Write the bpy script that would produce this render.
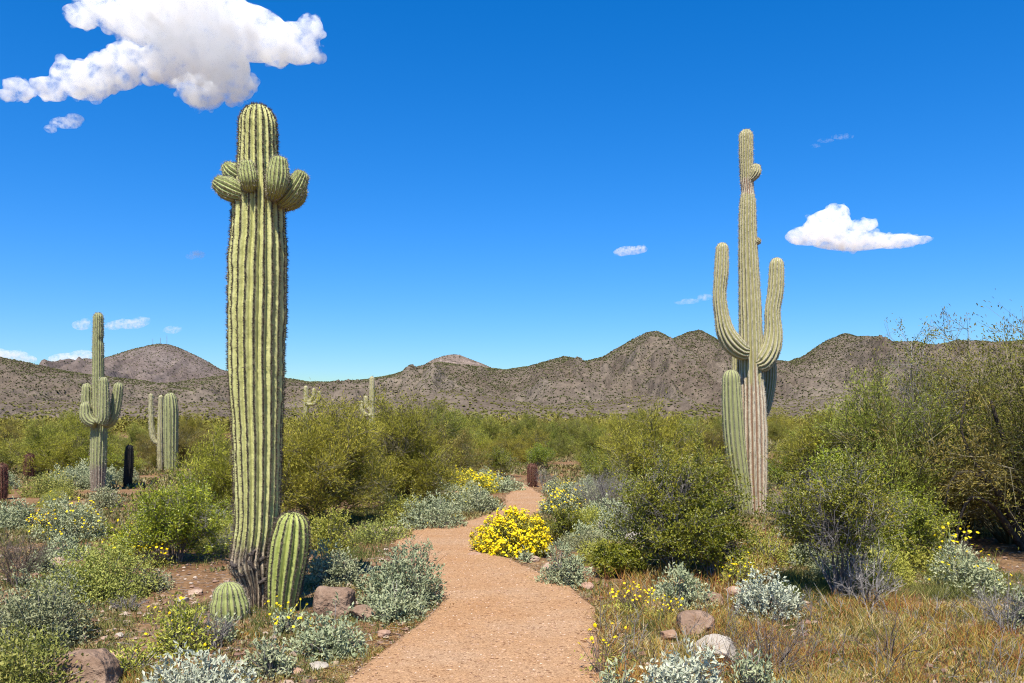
import bpy, math, random
import numpy as np

# ------------------------------------------------------------------ camera, sky, sun, exposure
SC = bpy.context.scene
for _o in list(bpy.data.objects):
    bpy.data.objects.remove(_o)
COL = SC.collection
F = 853.0          # focal length in pixels of a 1024 px wide picture
HZ = 425.0         # picture row of the horizon
CAM_H = 1.7

cam_d = bpy.data.cameras.new('camera')
cam_d.lens = 30.0
cam_d.sensor_width = 36.0
cam_d.shift_y = (HZ - 341.5) / 1024.0
cam_d.clip_start = 0.1
cam_d.clip_end = 60000.0
cam = bpy.data.objects.new('camera', cam_d)
cam.location = (0, 0, CAM_H)
cam.rotation_euler = (math.radians(90), 0, 0)
COL.objects.link(cam)
SC.camera = cam

SUN_TO = np.array([-0.14, -0.80, 1.40]); SUN_TO /= np.linalg.norm(SUN_TO)
SUN_EL = math.asin(SUN_TO[2])
SUN_AZ = math.atan2(SUN_TO[0], SUN_TO[1])      # from +Y, clockwise seen from above

world = bpy.data.worlds.new('World')
SC.world = world
world.use_nodes = True
wn, wl = world.node_tree.nodes, world.node_tree.links
wn.clear()
sky = wn.new('ShaderNodeTexSky')
sky.sky_type = 'NISHITA'
sky.sun_disc = False
sky.sun_elevation = SUN_EL
sky.sun_rotation = SUN_AZ
sky.altitude = 700
sky.air_density = 1.0
sky.dust_density = 0.3
sky.ozone_density = 3.0
# a polarising filter's deep blue: each channel a weighted sum of the sky's channels
sp = wn.new('ShaderNodeSeparateColor'); wl.new(sky.outputs[0], sp.inputs[0])
cb = wn.new('ShaderNodeCombineColor')
def wsum(a, ka, b, kb):
    m = wn.new('ShaderNodeMath'); m.operation = 'MULTIPLY'; m.inputs[1].default_value = kb; wl.new(sp.outputs[b], m.inputs[0])
    q = wn.new('ShaderNodeMath'); q.operation = 'MULTIPLY_ADD'; q.inputs[1].default_value = ka
    wl.new(sp.outputs[a], q.inputs[0]); wl.new(m.outputs[0], q.inputs[2])
    x = wn.new('ShaderNodeMath'); x.operation = 'MAXIMUM'; x.inputs[1].default_value = 0.0; wl.new(q.outputs[0], x.inputs[0])
    return x.outputs[0]
wl.new(wsum(0, 0.98, 2, -0.29), cb.inputs[0])
wl.new(wsum(1, 0.97, 2, -0.155), cb.inputs[1])
wl.new(wsum(2, 1.62, 0, -1.02), cb.inputs[2])
bg = wn.new('ShaderNodeBackground')
bg.inputs['Strength'].default_value = 0.094
wo = wn.new('ShaderNodeOutputWorld')
wl.new(cb.outputs[0], bg.inputs['Color'])
wl.new(bg.outputs[0], wo.inputs['Surface'])

sun_d = bpy.data.lights.new('sun', 'SUN')
sun_d.energy = 5.0
sun_d.angle = math.radians(0.53)
sun_d.color = (1.0, 0.945, 0.84)
sun = bpy.data.objects.new('sun', sun_d)
COL.objects.link(sun)
from mathutils import Vector
sun.rotation_euler = Vector(SUN_TO).to_track_quat('Z', 'Y').to_euler()
sun.location = (-20, -15, 40)

SC.view_settings.view_transform = 'Standard'
SC.view_settings.look = 'None'
SC.view_settings.exposure = 0.66
SC.view_settings.gamma = 1.0
SC.view_settings.use_curve_mapping = False
SC.render.engine = 'CYCLES'
cy = SC.cycles
cy.max_bounces = 48
cy.diffuse_bounces = 3
cy.glossy_bounces = 2
cy.transmission_bounces = 4
cy.transparent_max_bounces = 8
cy.volume_bounces = 48
cy.use_denoising = True
try:
    cy.denoiser = 'OPENIMAGEDENOISE'
    cy.denoising_input_passes = 'RGB_ALBEDO_NORMAL'
    cy.denoising_prefilter = 'NONE'
except Exception:
    pass
cy.use_adaptive_sampling = True
cy.adaptive_threshold = 0.008
cy.filter_width = 1.1

# ------------------------------------------------------------------ helpers
def P(px, py, Y):
    """the point that stands Y metres away and is seen at picture position px, py"""
    return np.array([(px - 512.0) / F * Y, Y, CAM_H - (py - HZ) / F * Y])

def GP(px, py):
    Y = CAM_H * F / (py - HZ)
    return np.array([(px - 512.0) / F * Y, Y])

def nrm(v):
    return v / np.maximum(np.linalg.norm(v, axis=-1, keepdims=True), 1e-9)

def _hash(i, seed):
    h = (i[..., 0].astype(np.int64) * 374761393 + i[..., 1].astype(np.int64) * 668265263
         + i[..., 2].astype(np.int64) * 1274126177 + seed * 974711)
    h = (h ^ (h >> 13)) * 1274126177
    h = h & 0x7fffffff
    h = (h ^ (h >> 16)) & 0xffffff
    return h / float(0xffffff) * 2 - 1

def vnoise(p, seed=0):
    p = np.asarray(p, float)
    i = np.floor(p).astype(np.int64); f = p - i
    f = f * f * f * (f * (f * 6 - 15) + 10)
    r = 0
    for dx in (0, 1):
        for dy in (0, 1):
            for dz in (0, 1):
                w = ((f[..., 0] if dx else 1 - f[..., 0]) * (f[..., 1] if dy else 1 - f[..., 1])
                     * (f[..., 2] if dz else 1 - f[..., 2]))
                r = r + w * _hash(i + np.array([dx, dy, dz]), seed)
    return r

def fbm(p, seed=0, octs=4, gain=0.5, ridged=False):
    a, s, r = 1.0, 0.0, 0
    p = np.asarray(p, float)
    for o in range(octs):
        n = vnoise(p, seed + o * 17)
        if ridged: n = 1 - 2 * np.abs(n)
        r = r + a * n; s += a; a *= gain
        p = p * 2.03 + 7.7
    return r / s

class MB:
    """collects geometry for ONE mesh"""
    def __init__(self):
        self.v, self.f, self.t, self.a, self.n = [], [], [], [], 0
    def add(self, v, faces, tint=0.5, age=0.0, mat=0):
        v = np.asarray(v, float).reshape(-1, 3)
        k = len(v)
        self.v.append(v)
        self.t.append(np.broadcast_to(np.asarray(tint, float), (k,)))
        self.a.append(np.broadcast_to(np.asarray(age, float), (k,)))
        for fc in (faces if isinstance(faces, list) else [faces]):
            fc = np.asarray(fc, np.int64)
            self.f.append((fc + self.n, mat))
        self.n += k
    def mesh(self, name, mats, smooth=False):
        me = bpy.data.meshes.new(name)
        v = np.concatenate(self.v)
        me.vertices.add(len(v)); me.vertices.foreach_set('co', v.ravel().astype(np.float32))
        idx = np.concatenate([f.ravel() for f, m in self.f])
        tot = np.concatenate([np.full(len(f), f.shape[1]) for f, m in self.f])
        mi = np.concatenate([np.full(len(f), m) for f, m in self.f])
        st = np.concatenate([[0], np.cumsum(tot)[:-1]])
        me.loops.add(len(idx)); me.loops.foreach_set('vertex_index', idx.astype(np.int32))
        me.polygons.add(len(tot))
        me.polygons.foreach_set('loop_start', st.astype(np.int32))
        me.polygons.foreach_set('loop_total', tot.astype(np.int32))
        me.polygons.foreach_set('material_index', mi.astype(np.int32))
        me.polygons.foreach_set('use_smooth', np.full(len(tot), bool(smooth)))
        for nm, arr in (('tint', self.t), ('age', self.a)):
            at = me.attributes.new(nm, 'FLOAT', 'POINT')
            at.data.foreach_set('value', np.concatenate(arr).astype(np.float32))
        for m in (mats if isinstance(mats, (list, tuple)) else [mats]):
            me.materials.append(m)
        me.update(calc_edges=True)
        return me

def link(name, me, parent=None, loc=None):
    o = bpy.data.objects.new(name, me)
    COL.objects.link(o)
    if parent is not None: o.parent = parent
    if loc is not None: o.location = loc
    return o

def tag(o, label=None, cat=None, group=None, kind=None):
    if label: o['label'] = label
    if cat: o['category'] = cat
    if group: o['group'] = group
    if kind: o['kind'] = kind
    return o

def thing(name, loc, label, cat, group=None, rz=0.0):
    o = bpy.data.objects.new(name, None)
    o.empty_display_size = 0.2
    COL.objects.link(o)
    o.location = loc; o.rotation_euler = (0, 0, rz)
    return tag(o, label, cat, group)

KIDS = {}
def copy_thing(root, loc, rz=0.0, scale=1.0, label=None, group=None):
    r = root.copy(); COL.objects.link(r)
    r.location = loc; r.rotation_euler = (0, 0, rz)
    r.scale = (scale, scale, scale) if np.isscalar(scale) else scale
    if label: r['label'] = label
    if group: r['group'] = group
    for ch in [o for o in bpy.data.objects if o.parent == root]:
        c = ch.copy(); COL.objects.link(c); c.parent = r
        for g in [o for o in bpy.data.objects if o.parent == ch]:
            d = g.copy(); COL.objects.link(d); d.parent = c
    return r

# ---- geometry pieces
def tube(mb, pts, rad, sides=6, tint=0.5, age=0.0, mat=0, cap=True):
    pts = np.asarray(pts, float); rad = np.broadcast_to(np.asarray(rad, float), (len(pts),))
    tan = nrm(np.gradient(pts, axis=0))
    up = np.array([0.31, 0.17, 0.93]); 
    if abs(tan[0] @ up) > 0.95: up = np.array([0.9, -0.3, 0.1])
    n = nrm(np.cross(tan[0], up)); N = [n]
    for i in range(1, len(pts)):
        n = N[-1] - tan[i] * (N[-1] @ tan[i]); N.append(nrm(n))
    N = np.array(N); B = np.cross(tan, N)
    th = np.arange(sides) / sides * 2 * math.pi
    v = pts[:, None] + rad[:, None, None] * (np.cos(th)[None, :, None] * N[:, None] + np.sin(th)[None, :, None] * B[:, None])
    k = len(pts)
    i = np.arange(k - 1)[:, None] * sides; j = np.arange(sides)[None, :]; j2 = (j + 1) % sides
    q = np.stack([i + j, i + j2, i + sides + j2, i + sides + j], -1).reshape(-1, 4)
    fs = [q]
    if cap:
        fs.append(np.arange(sides)[::-1][None, :]); fs.append((np.arange(sides) + (k - 1) * sides)[None, :])
    mb.add(v, fs, tint, age, mat)

def segs(mb, p0, p1, r0, r1, sides=3, tint=0.5, mat=0):
    p0 = np.asarray(p0, float).reshape(-1, 3); p1 = np.asarray(p1, float).reshape(-1, 3); n = len(p0)
    d = nrm(p1 - p0)
    a = np.where(np.abs(d[:, 2:3]) > 0.9, np.array([[1.0, 0, 0]]), np.array([[0, 0, 1.0]]))
    N = nrm(np.cross(d, a)); B = np.cross(d, N)
    r0 = np.broadcast_to(np.asarray(r0, float), (n,)); r1 = np.broadcast_to(np.asarray(r1, float), (n,))
    th = np.arange(sides) / sides * 2 * math.pi
    ring = np.cos(th)[None, :, None] * N[:, None] + np.sin(th)[None, :, None] * B[:, None]
    v = np.concatenate([p0[:, None] + ring * r0[:, None, None], p1[:, None] + ring * r1[:, None, None]], 1)
    i = np.arange(n)[:, None] * 2 * sides; j = np.arange(sides)[None]; j2 = (j + 1) % sides
    q = np.stack([i + j, i + j2, i + sides + j2, i + sides + j], -1).reshape(-1, 4)
    t = np.repeat(np.broadcast_to(np.asarray(tint, float), (n,)), 2 * sides)
    mb.add(v.reshape(-1, 3), q, t, 0, mat)

def leaves(mb, p, d, ln, wd, rng, tint=None, fold=0.25, mat=0):
    """folded diamond leaves: p base points, d directions"""
    p = np.asarray(p, float); n = len(p); d = nrm(np.asarray(d, float))
    ln = np.broadcast_to(np.asarray(ln, float), (n,))[:, None]; wd = np.broadcast_to(np.asarray(wd, float), (n,))[:, None]
    s = nrm(np.cross(d, nrm(rng.normal(size=(n, 3)) + np.array([0, 0, 0.6]))))
    u = np.cross(s, d)
    mid = p + d * ln * 0.55
    v = np.stack([p, mid + s * wd * 0.5 + u * wd * fold, p + d * ln, mid - s * wd * 0.5 + u * wd * fold], 1).reshape(-1, 3)
    i = np.arange(n)[:, None] * 4
    f = np.concatenate([i + np.array([[0, 2, 1]]), i + np.array([[0, 3, 2]])])
    if tint is None: tint = rng.random(n)
    mb.add(v, f, np.repeat(np.broadcast_to(tint, (n,)), 4), 0, mat)

def bez(a, b, c, n):
    t = np.linspace(0, 1, n)[:, None]
    return (1 - t) ** 2 * a + 2 * t * (1 - t) * b + t * t * c

def inpoly(x, y, poly):
    x = np.asarray(x, float); y = np.asarray(y, float); poly = np.asarray(poly, float)
    r = np.zeros(x.shape, bool); j = len(poly) - 1
    for i in range(len(poly)):
        xi, yi = poly[i]; xj, yj = poly[j]
        c = ((yi > y) != (yj > y)) & (x < (xj - xi) * (y - yi) / (yj - yi + 1e-12) + xi)
        r ^= c; j = i
    return r

# ------------------------------------------------------------------ materials
def new_mat(name):
    m = bpy.data.materials.new(name); m.use_nodes = True
    m.node_tree.nodes.clear()
    return m, m.node_tree.nodes, m.node_tree.links

def ramp(n, stops, interp='LINEAR'):
    r = n.new('ShaderNodeValToRGB'); e = r.color_ramp.elements
    r.color_ramp.interpolation = interp
    while len(e) < len(stops): e.new(0.5)
    for k, (p, c) in enumerate(stops):
        e[k].position = p; e[k].color = (*c, 1)
    return r

def leaf_mat(name, stops, trans=0.25, rough=0.6, objvar=0.25, spec=0.2):
    m, n, l = new_mat(name)
    at = n.new('ShaderNodeAttribute'); at.attribute_name = 'tint'
    oi = n.new('ShaderNodeObjectInfo')
    r = ramp(n, stops); l.new(at.outputs['Fac'], r.inputs[0])
    mr = n.new('ShaderNodeMapRange'); mr.inputs['To Min'].default_value = 1 - objvar; mr.inputs['To Max'].default_value = 1 + objvar
    l.new(oi.outputs['Random'], mr.inputs['Value'])
    hv = n.new('ShaderNodeHueSaturation'); l.new(r.outputs[0], hv.inputs['Color']); l.new(mr.outputs[0], hv.inputs['Value'])
    if objvar > 0.11:                    # plants of one kind differ a little in hue too
        fr = n.new('ShaderNodeMath'); fr.operation = 'MULTIPLY'; fr.inputs[1].default_value = 7.31; l.new(oi.outputs['Random'], fr.inputs[0])
        f2 = n.new('ShaderNodeMath'); f2.operation = 'FRACT'; l.new(fr.outputs[0], f2.inputs[0])
        mh = n.new('ShaderNodeMapRange'); mh.inputs['To Min'].default_value = 0.5 - objvar * 0.075; mh.inputs['To Max'].default_value = 0.5 + objvar * 0.05
        l.new(f2.outputs[0], mh.inputs['Value']); l.new(mh.outputs[0], hv.inputs['Hue'])
    b = n.new('ShaderNodeBsdfPrincipled'); b.inputs['Roughness'].default_value = rough
    b.inputs['Specular IOR Level'].default_value = spec
    l.new(hv.outputs[0], b.inputs['Base Color'])
    t = n.new('ShaderNodeBsdfTranslucent'); l.new(hv.outputs[0], t.inputs['Color'])
    mx = n.new('ShaderNodeMixShader'); mx.inputs[0].default_value = trans
    l.new(b.outputs[0], mx.inputs[1]); l.new(t.outputs[0], mx.inputs[2])
    o = n.new('ShaderNodeOutputMaterial'); l.new(mx.outputs[0], o.inputs['Surface'])
    return m

def rough_mat(name, stops, scale=8.0, bump=0.3, rough=0.85, detail=6.0, coord='Object', attr=None, spec=0.2, bscale=None, dist=0.02):
    m, n, l = new_mat(name)
    tc = n.new('ShaderNodeTexCoord')
    nz = n.new('ShaderNodeTexNoise'); nz.inputs['Scale'].default_value = scale; nz.inputs['Detail'].default_value = detail
    nz.inputs['Roughness'].default_value = 0.65
    l.new(tc.outputs[coord], nz.inputs['Vector'])
    r = ramp(n, stops)
    if attr:
        at = n.new('ShaderNodeAttribute'); at.attribute_name = attr
        ad = n.new('ShaderNodeMath'); ad.operation = 'MULTIPLY_ADD'; ad.inputs[1].default_value = 0.6
        l.new(nz.outputs['Fac'], ad.inputs[0])
        ml = n.new('ShaderNodeMath'); ml.operation = 'MULTIPLY_ADD'; ml.inputs[1].default_value = 0.8; ml.inputs[2].default_value = -0.2
        l.new(at.outputs['Fac'], ml.inputs[0]); l.new(ml.outputs[0], ad.inputs[2])
        l.new(ad.outputs[0], r.inputs[0])
    else:
        l.new(nz.outputs['Fac'], r.inputs[0])
    b = n.new('ShaderNodeBsdfPrincipled'); b.inputs['Roughness'].default_value = rough
    b.inputs['Specular IOR Level'].default_value = spec
    l.new(r.outputs[0], b.inputs['Base Color'])
    n2 = n.new('ShaderNodeTexNoise'); n2.inputs['Scale'].default_value = bscale or scale * 4; n2.inputs['Detail'].default_value = 4
    l.new(tc.outputs[coord], n2.inputs['Vector'])
    bp = n.new('ShaderNodeBump'); bp.inputs['Strength'].default_value = bump; bp.inputs['Distance'].default_value = dist
    l.new(n2.outputs['Fac'], bp.inputs['Height']); l.new(bp.outputs[0], b.inputs['Normal'])
    o = n.new('ShaderNodeOutputMaterial'); l.new(b.outputs[0], o.inputs['Surface'])
    return m
# ------------------------------------------------------------------ ground, path, mountains, clouds
PATH_L = [(300,730),(345,683),(375,657),(428,622),(440,600),(420,575),(400,555),(394,540),(418,530),(472,521),(503,510),(506,497),(512,490),(505,485)]
PATH_R = [(612,730),(606,683),(599,632),(592,603),(572,588),(542,574),(518,562),(492,555),(484,545),(500,531),(528,518),(550,507),(546,497),(534,490),(524,485)]
path_l = np.array([GP(*p) for p in PATH_L]); path_r = np.array([GP(*p) for p in PATH_R])
PATH_POLY = np.concatenate([path_l, path_r[::-1]])

def ground_z(x, y):
    x = np.asarray(x, float); y = np.asarray(y, float)
    p = np.stack([x * 0.8, y * 0.8, np.zeros_like(x)], -1)
    r = np.hypot(x, y)
    return 0.03 * fbm(p, 5, 3) * np.clip(1 - r / 60.0, 0, 1) - 0.02

def polar_sheet(rs, a0, a1, na):
    a = np.linspace(a0, a1, na)
    R, A = np.meshgrid(rs, a, indexing='ij')
    return R * np.sin(A), R * np.cos(A)

def grid_faces(nr, nc):
    i = np.arange(nr - 1)[:, None] * nc; j = np.arange(nc - 1)[None]
    return np.stack([i + j, i + j + 1, i + nc + j + 1, i + nc + j], -1).reshape(-1, 4)

def soil_material():
    m, n, l = new_mat('desert_soil')
    tc = n.new('ShaderNodeTexCoord')
    def noise(s, d=5, r=0.6):
        z = n.new('ShaderNodeTexNoise'); z.inputs['Scale'].default_value = s; z.inputs['Detail'].default_value = d
        z.inputs['Roughness'].default_value = r; l.new(tc.outputs['Object'], z.inputs['Vector']); return z
    a = noise(0.9); b = noise(22, 6, 0.7); c = noise(90, 4, 0.7)
    r1 = ramp(n, [(0.3, (0.16, 0.085, 0.042)), (0.5, (0.235, 0.138, 0.070)), (0.7, (0.28, 0.19, 0.105))])
    l.new(a.outputs['Fac'], r1.inputs[0])
    r2 = ramp(n, [(0.32, (0.35, 0.31, 0.28)), (0.5, (0.9, 0.88, 0.85)), (0.68, (1.45, 1.4, 1.35))])
    l.new(b.outputs['Fac'], r2.inputs[0])
    mx = n.new('ShaderNodeMix'); mx.data_type = 'RGBA'; mx.blend_type = 'MULTIPLY'; mx.inputs[0].default_value = 1
    l.new(r1.outputs[0], mx.inputs[6]); l.new(r2.outputs[0], mx.inputs[7])
    bs = n.new('ShaderNodeBsdfPrincipled'); bs.inputs['Roughness'].default_value = 0.95; bs.inputs['Specular IOR Level'].default_value = 0.1
    l.new(mx.outputs[2], bs.inputs['Base Color'])
    bp = n.new('ShaderNodeBump'); bp.inputs['Strength'].default_value = 0.7; bp.inputs['Distance'].default_value = 0.03
    ad = n.new('ShaderNodeMath'); ad.operation = 'MULTIPLY_ADD'; ad.inputs[1].default_value = 0.4
    l.new(c.outputs['Fac'], ad.inputs[0]); l.new(b.outputs['Fac'], ad.inputs[2])
    l.new(ad.outputs[0], bp.inputs['Height']); l.new(bp.outputs[0], bs.inputs['Normal'])
    o = n.new('ShaderNodeOutputMaterial'); l.new(bs.outputs[0], o.inputs['Surface'])
    return m

def path_material():
    m, n, l = new_mat('decomposed_granite')
    tc = n.new('ShaderNodeTexCoord')
    def noise(s, d=5, r=0.6):
        z = n.new('ShaderNodeTexNoise'); z.inputs['Scale'].default_value = s; z.inputs['Detail'].default_value = d
        z.inputs['Roughness'].default_value = r; l.new(tc.outputs['Object'], z.inputs['Vector']); return z
    a = noise(1.1, 5, 0.65); 
    vo = n.new('ShaderNodeTexVoronoi'); vo.inputs['Scale'].default_value = 120; l.new(tc.outputs['Object'], vo.inputs['Vector'])
    v2 = n.new('ShaderNodeTexVoronoi'); v2.inputs['Scale'].default_value = 48; l.new(tc.outputs['Object'], v2.inputs['Vector'])
    r1 = ramp(n, [(0.3, (0.350, 0.192, 0.090)), (0.5, (0.370, 0.218, 0.113)), (0.7, (0.380, 0.243, 0.142))])
    l.new(a.outputs['Fac'], r1.inputs[0])
    sp = n.new('ShaderNodeSeparateColor'); l.new(vo.outputs['Color'], sp.inputs[0])
    r2 = ramp(n, [(0.0, (0.55, 0.48, 0.44)), (0.22, (0.88, 0.85, 0.82)), (0.6, (1.0, 1.0, 1.0)), (0.85, (1.1, 1.1, 1.1)), (1.0, (1.4, 1.4, 1.4))])
    l.new(sp.outputs[0], r2.inputs[0])
    mx = n.new('ShaderNodeMix'); mx.data_type = 'RGBA'; mx.blend_type = 'MULTIPLY'; mx.inputs[0].default_value = 1
    l.new(r1.outputs[0], mx.inputs[6]); l.new(r2.outputs[0], mx.inputs[7])
    s2 = n.new('ShaderNodeSeparateColor'); l.new(v2.outputs['Color'], s2.inputs[0])
    r3 = ramp(n, [(0.0, (0.5, 0.42, 0.38)), (0.08, (1, 1, 1)), (0.93, (1, 1, 1)), (1.0, (1.35, 1.35, 1.35))])
    l.new(s2.outputs[1], r3.inputs[0])
    m2 = n.new('ShaderNodeMix'); m2.data_type = 'RGBA'; m2.blend_type = 'MULTIPLY'; m2.inputs[0].default_value = 1
    l.new(mx.outputs[2], m2.inputs[6]); l.new(r3.outputs[0], m2.inputs[7])
    eg = n.new('ShaderNodeAttribute'); eg.attribute_name = 'age'
    en = noise(9, 6, 0.75)
    ea = n.new('ShaderNodeMath'); ea.operation = 'ADD'; l.new(eg.outputs['Fac'], ea.inputs[0]); l.new(en.outputs['Fac'], ea.inputs[1])
    er = n.new('ShaderNodeMapRange'); er.inputs['From Min'].default_value = 0.95; er.inputs['From Max'].default_value = 1.3; l.new(ea.outputs[0], er.inputs['Value'])
    m3 = n.new('ShaderNodeMix'); m3.data_type = 'RGBA'; l.new(er.outputs[0], m3.inputs[0]); l.new(m2.outputs[2], m3.inputs[6])
    sr = ramp(n, [(0.3, (0.17, 0.092, 0.048)), (0.7, (0.30, 0.19, 0.11))]); l.new(noise(30, 5, 0.7).outputs['Fac'], sr.inputs[0]); l.new(sr.outputs[0], m3.inputs[7])
    bs = n.new('ShaderNodeBsdfPrincipled'); bs.inputs['Roughness'].default_value = 0.9; bs.inputs['Specular IOR Level'].default_value = 0.15
    l.new(m3.outputs[2], bs.inputs['Base Color'])
    bp = n.new('ShaderNodeBump'); bp.inputs['Strength'].default_value = 0.35; bp.inputs['Distance'].default_value = 0.008; bp.invert = True
    l.new(vo.outputs['Distance'], bp.inputs['Height'])
    b2 = n.new('ShaderNodeBump'); b2.inputs['Strength'].default_value = 0.25; b2.inputs['Distance'].default_value = 0.06
    l.new(noise(5, 4).outputs['Fac'], b2.inputs['Height']); l.new(bp.outputs[0], b2.inputs['Normal'])
    l.new(b2.outputs[0], bs.inputs['Normal'])
    o = n.new('ShaderNodeOutputMaterial'); l.new(bs.outputs[0], o.inputs['Surface'])
    return m

rs = np.concatenate([np.arange(0.05, 30, 0.16), np.geomspace(30, 14000, 70)])
gx, gy = polar_sheet(rs, -math.pi, math.pi, 361)
mb = MB(); mb.add(np.stack([gx, gy, ground_z(gx, gy)], -1), grid_faces(*gx.shape))
g = link('ground', mb.mesh('ground', soil_material(), True)); g['kind'] = 'structure'

# the path: a sheet a little above the soil with a ragged edge
def resample(pl, n):
    d = np.concatenate([[0], np.cumsum(np.hypot(*np.diff(pl, axis=0).T))]); t = np.linspace(0, d[-1], n)
    k = np.stack([np.interp(t, d, pl[:, 0]), np.interp(t, d, pl[:, 1])], -1)
    for _ in range(int(n / 40)):
        k[1:-1] = k[1:-1] * 0.5 + (k[:-2] + k[2:]) * 0.25
    return k
NP = 260
tl, tr = resample(path_l, NP), resample(path_r, NP)
jit = 0.07
tl = tl + jit * fbm(np.c_[tl * 2.3, np.zeros(NP)], 3, 4)[:, None] * np.array([[1, 0.5]])
tr = tr + jit * fbm(np.c_[tr * 2.3, np.zeros(NP) + 5], 4, 4)[:, None] * np.array([[1, 0.5]])
s = np.sin((np.linspace(0, 1, 24) - 0.5) * math.pi)[None, :, None] * 0.5 + 0.5
pg = tl[:, None] * (1 - s) + tr[:, None] * s
pz = ground_z(pg[..., 0], pg[..., 1])
crown = 4 * s[..., 0] * (1 - s[..., 0])
pz = pz * 0 + 0.016 + 0.012 * np.clip(crown * 3, 0, 1)
edge = (np.minimum(s[..., 0], 1 - s[..., 0]) < 1e-6)
pz = np.where(edge, -0.03, pz)
pw = np.hypot(*(tr - tl).T)[:, None]; ed = np.minimum(s[..., 0], 1 - s[..., 0]) * pw
mb = MB(); mb.add(np.concatenate([pg, pz[..., None]], -1), grid_faces(NP, 24), 0.5, np.clip(0.62 - ed / 0.35, 0, 1).ravel())
o = link('path', mb.mesh('path', path_material(), True)); o['kind'] = 'structure'

# ---- mountains
def hill_material(name, c0, c1, c2, sc):
    m, n, l = new_mat(name)
    tc = n.new('ShaderNodeTexCoord')
    def noise(s, d=6, r=0.62):
        z = n.new('ShaderNodeTexNoise'); z.inputs['Scale'].default_value = s; z.inputs['Detail'].default_value = d
        z.inputs['Roughness'].default_value = r; l.new(tc.outputs['Object'], z.inputs['Vector']); return z
    a = noise(0.004 * sc); b = noise(0.06 * sc, 5, 0.75)
    r1 = ramp(n, [(0.34, c0), (0.5, c1), (0.66, c2)]); l.new(a.outputs['Fac'], r1.inputs[0])
    r2 = ramp(n, [(0.35, (0.68, 0.67, 0.66)), (0.5, (1, 1, 1)), (0.66, (1.4, 1.38, 1.34))]); l.new(b.outputs['Fac'], r2.inputs[0])
    mx = n.new('ShaderNodeMix'); mx.data_type = 'RGBA'; mx.blend_type = 'MULTIPLY'; mx.inputs[0].default_value = 1
    l.new(r1.outputs[0], mx.inputs[6]); l.new(r2.outputs[0], mx.inputs[7])
    bs = n.new('ShaderNodeBsdfPrincipled'); bs.inputs['Roughness'].default_value = 1; bs.inputs['Specular IOR Level'].default_value = 0.0
    l.new(mx.outputs[2], bs.inputs['Base Color'])
    bp = n.new('ShaderNodeBump'); bp.inputs['Strength'].default_value = 0.9; bp.inputs['Distance'].default_value = 6.0
    l.new(b.outputs['Fac'], bp.inputs['Height']); l.new(bp.outputs[0], bs.inputs['Normal'])
    o = n.new('ShaderNodeOutputMaterial'); l.new(bs.outputs[0], o.inputs['Surface'])
    return m

scrub_far = leaf_mat('distant_scrub', [(0.0, (0.026, 0.028, 0.012)), (0.5, (0.060, 0.062, 0.024)), (0.8, (0.115, 0.112, 0.048)), (1.0, (0.21, 0.195, 0.115))], 0.0, 0.9, 0.1, 0.0)

scrub_low = leaf_mat('foothill_scrub', [(0.0, (0.050, 0.050, 0.015)), (0.5, (0.105, 0.098, 0.027)), (1.0, (0.18, 0.165, 0.06))], 0.0, 0.9, 0.1, 0.0)

def blobs(mb, p, r, rng, tint, squash=0.8):
    """small irregular faceted shrubs, many in one mesh"""
    n = len(p)
    base = np.array([[1, 0, 0.2], [0.3, 0.95, 0.1], [-0.8, 0.6, 0.2], [-0.8, -0.6, 0.15], [0.3, -0.95, 0.2], [0.5, 0.2, 0.85], [-0.35, 0.35, 1.0], [-0.1, -0.5, 0.8], [0, 0, -0.4]])
    tri = np.array([[0,1,5],[1,2,6],[2,3,6],[3,4,7],[4,0,7],[5,1,6],[6,3,7],[7,0,5],[5,6,7],[8,1,0],[8,2,1],[8,3,2],[8,4,3],[8,0,4]])
    a = rng.random(n) * 6.283; c, s_ = np.cos(a), np.sin(a)
    b = base[None] * (1 + rng.normal(size=(n, 9, 1)) * 0.22)
    x = b[..., 0] * c[:, None] - b[..., 1] * s_[:, None]; y = b[..., 0] * s_[:, None] + b[..., 1] * c[:, None]
    v = np.stack([x, y, b[..., 2] * squash], -1) * np.asarray(r)[:, None, None] + p[:, None]
    f = (np.arange(n)[:, None, None] * 9 + tri[None]).reshape(-1, 3)
    mb.add(v.reshape(-1, 3), f, np.repeat(tint, 9))

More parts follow.
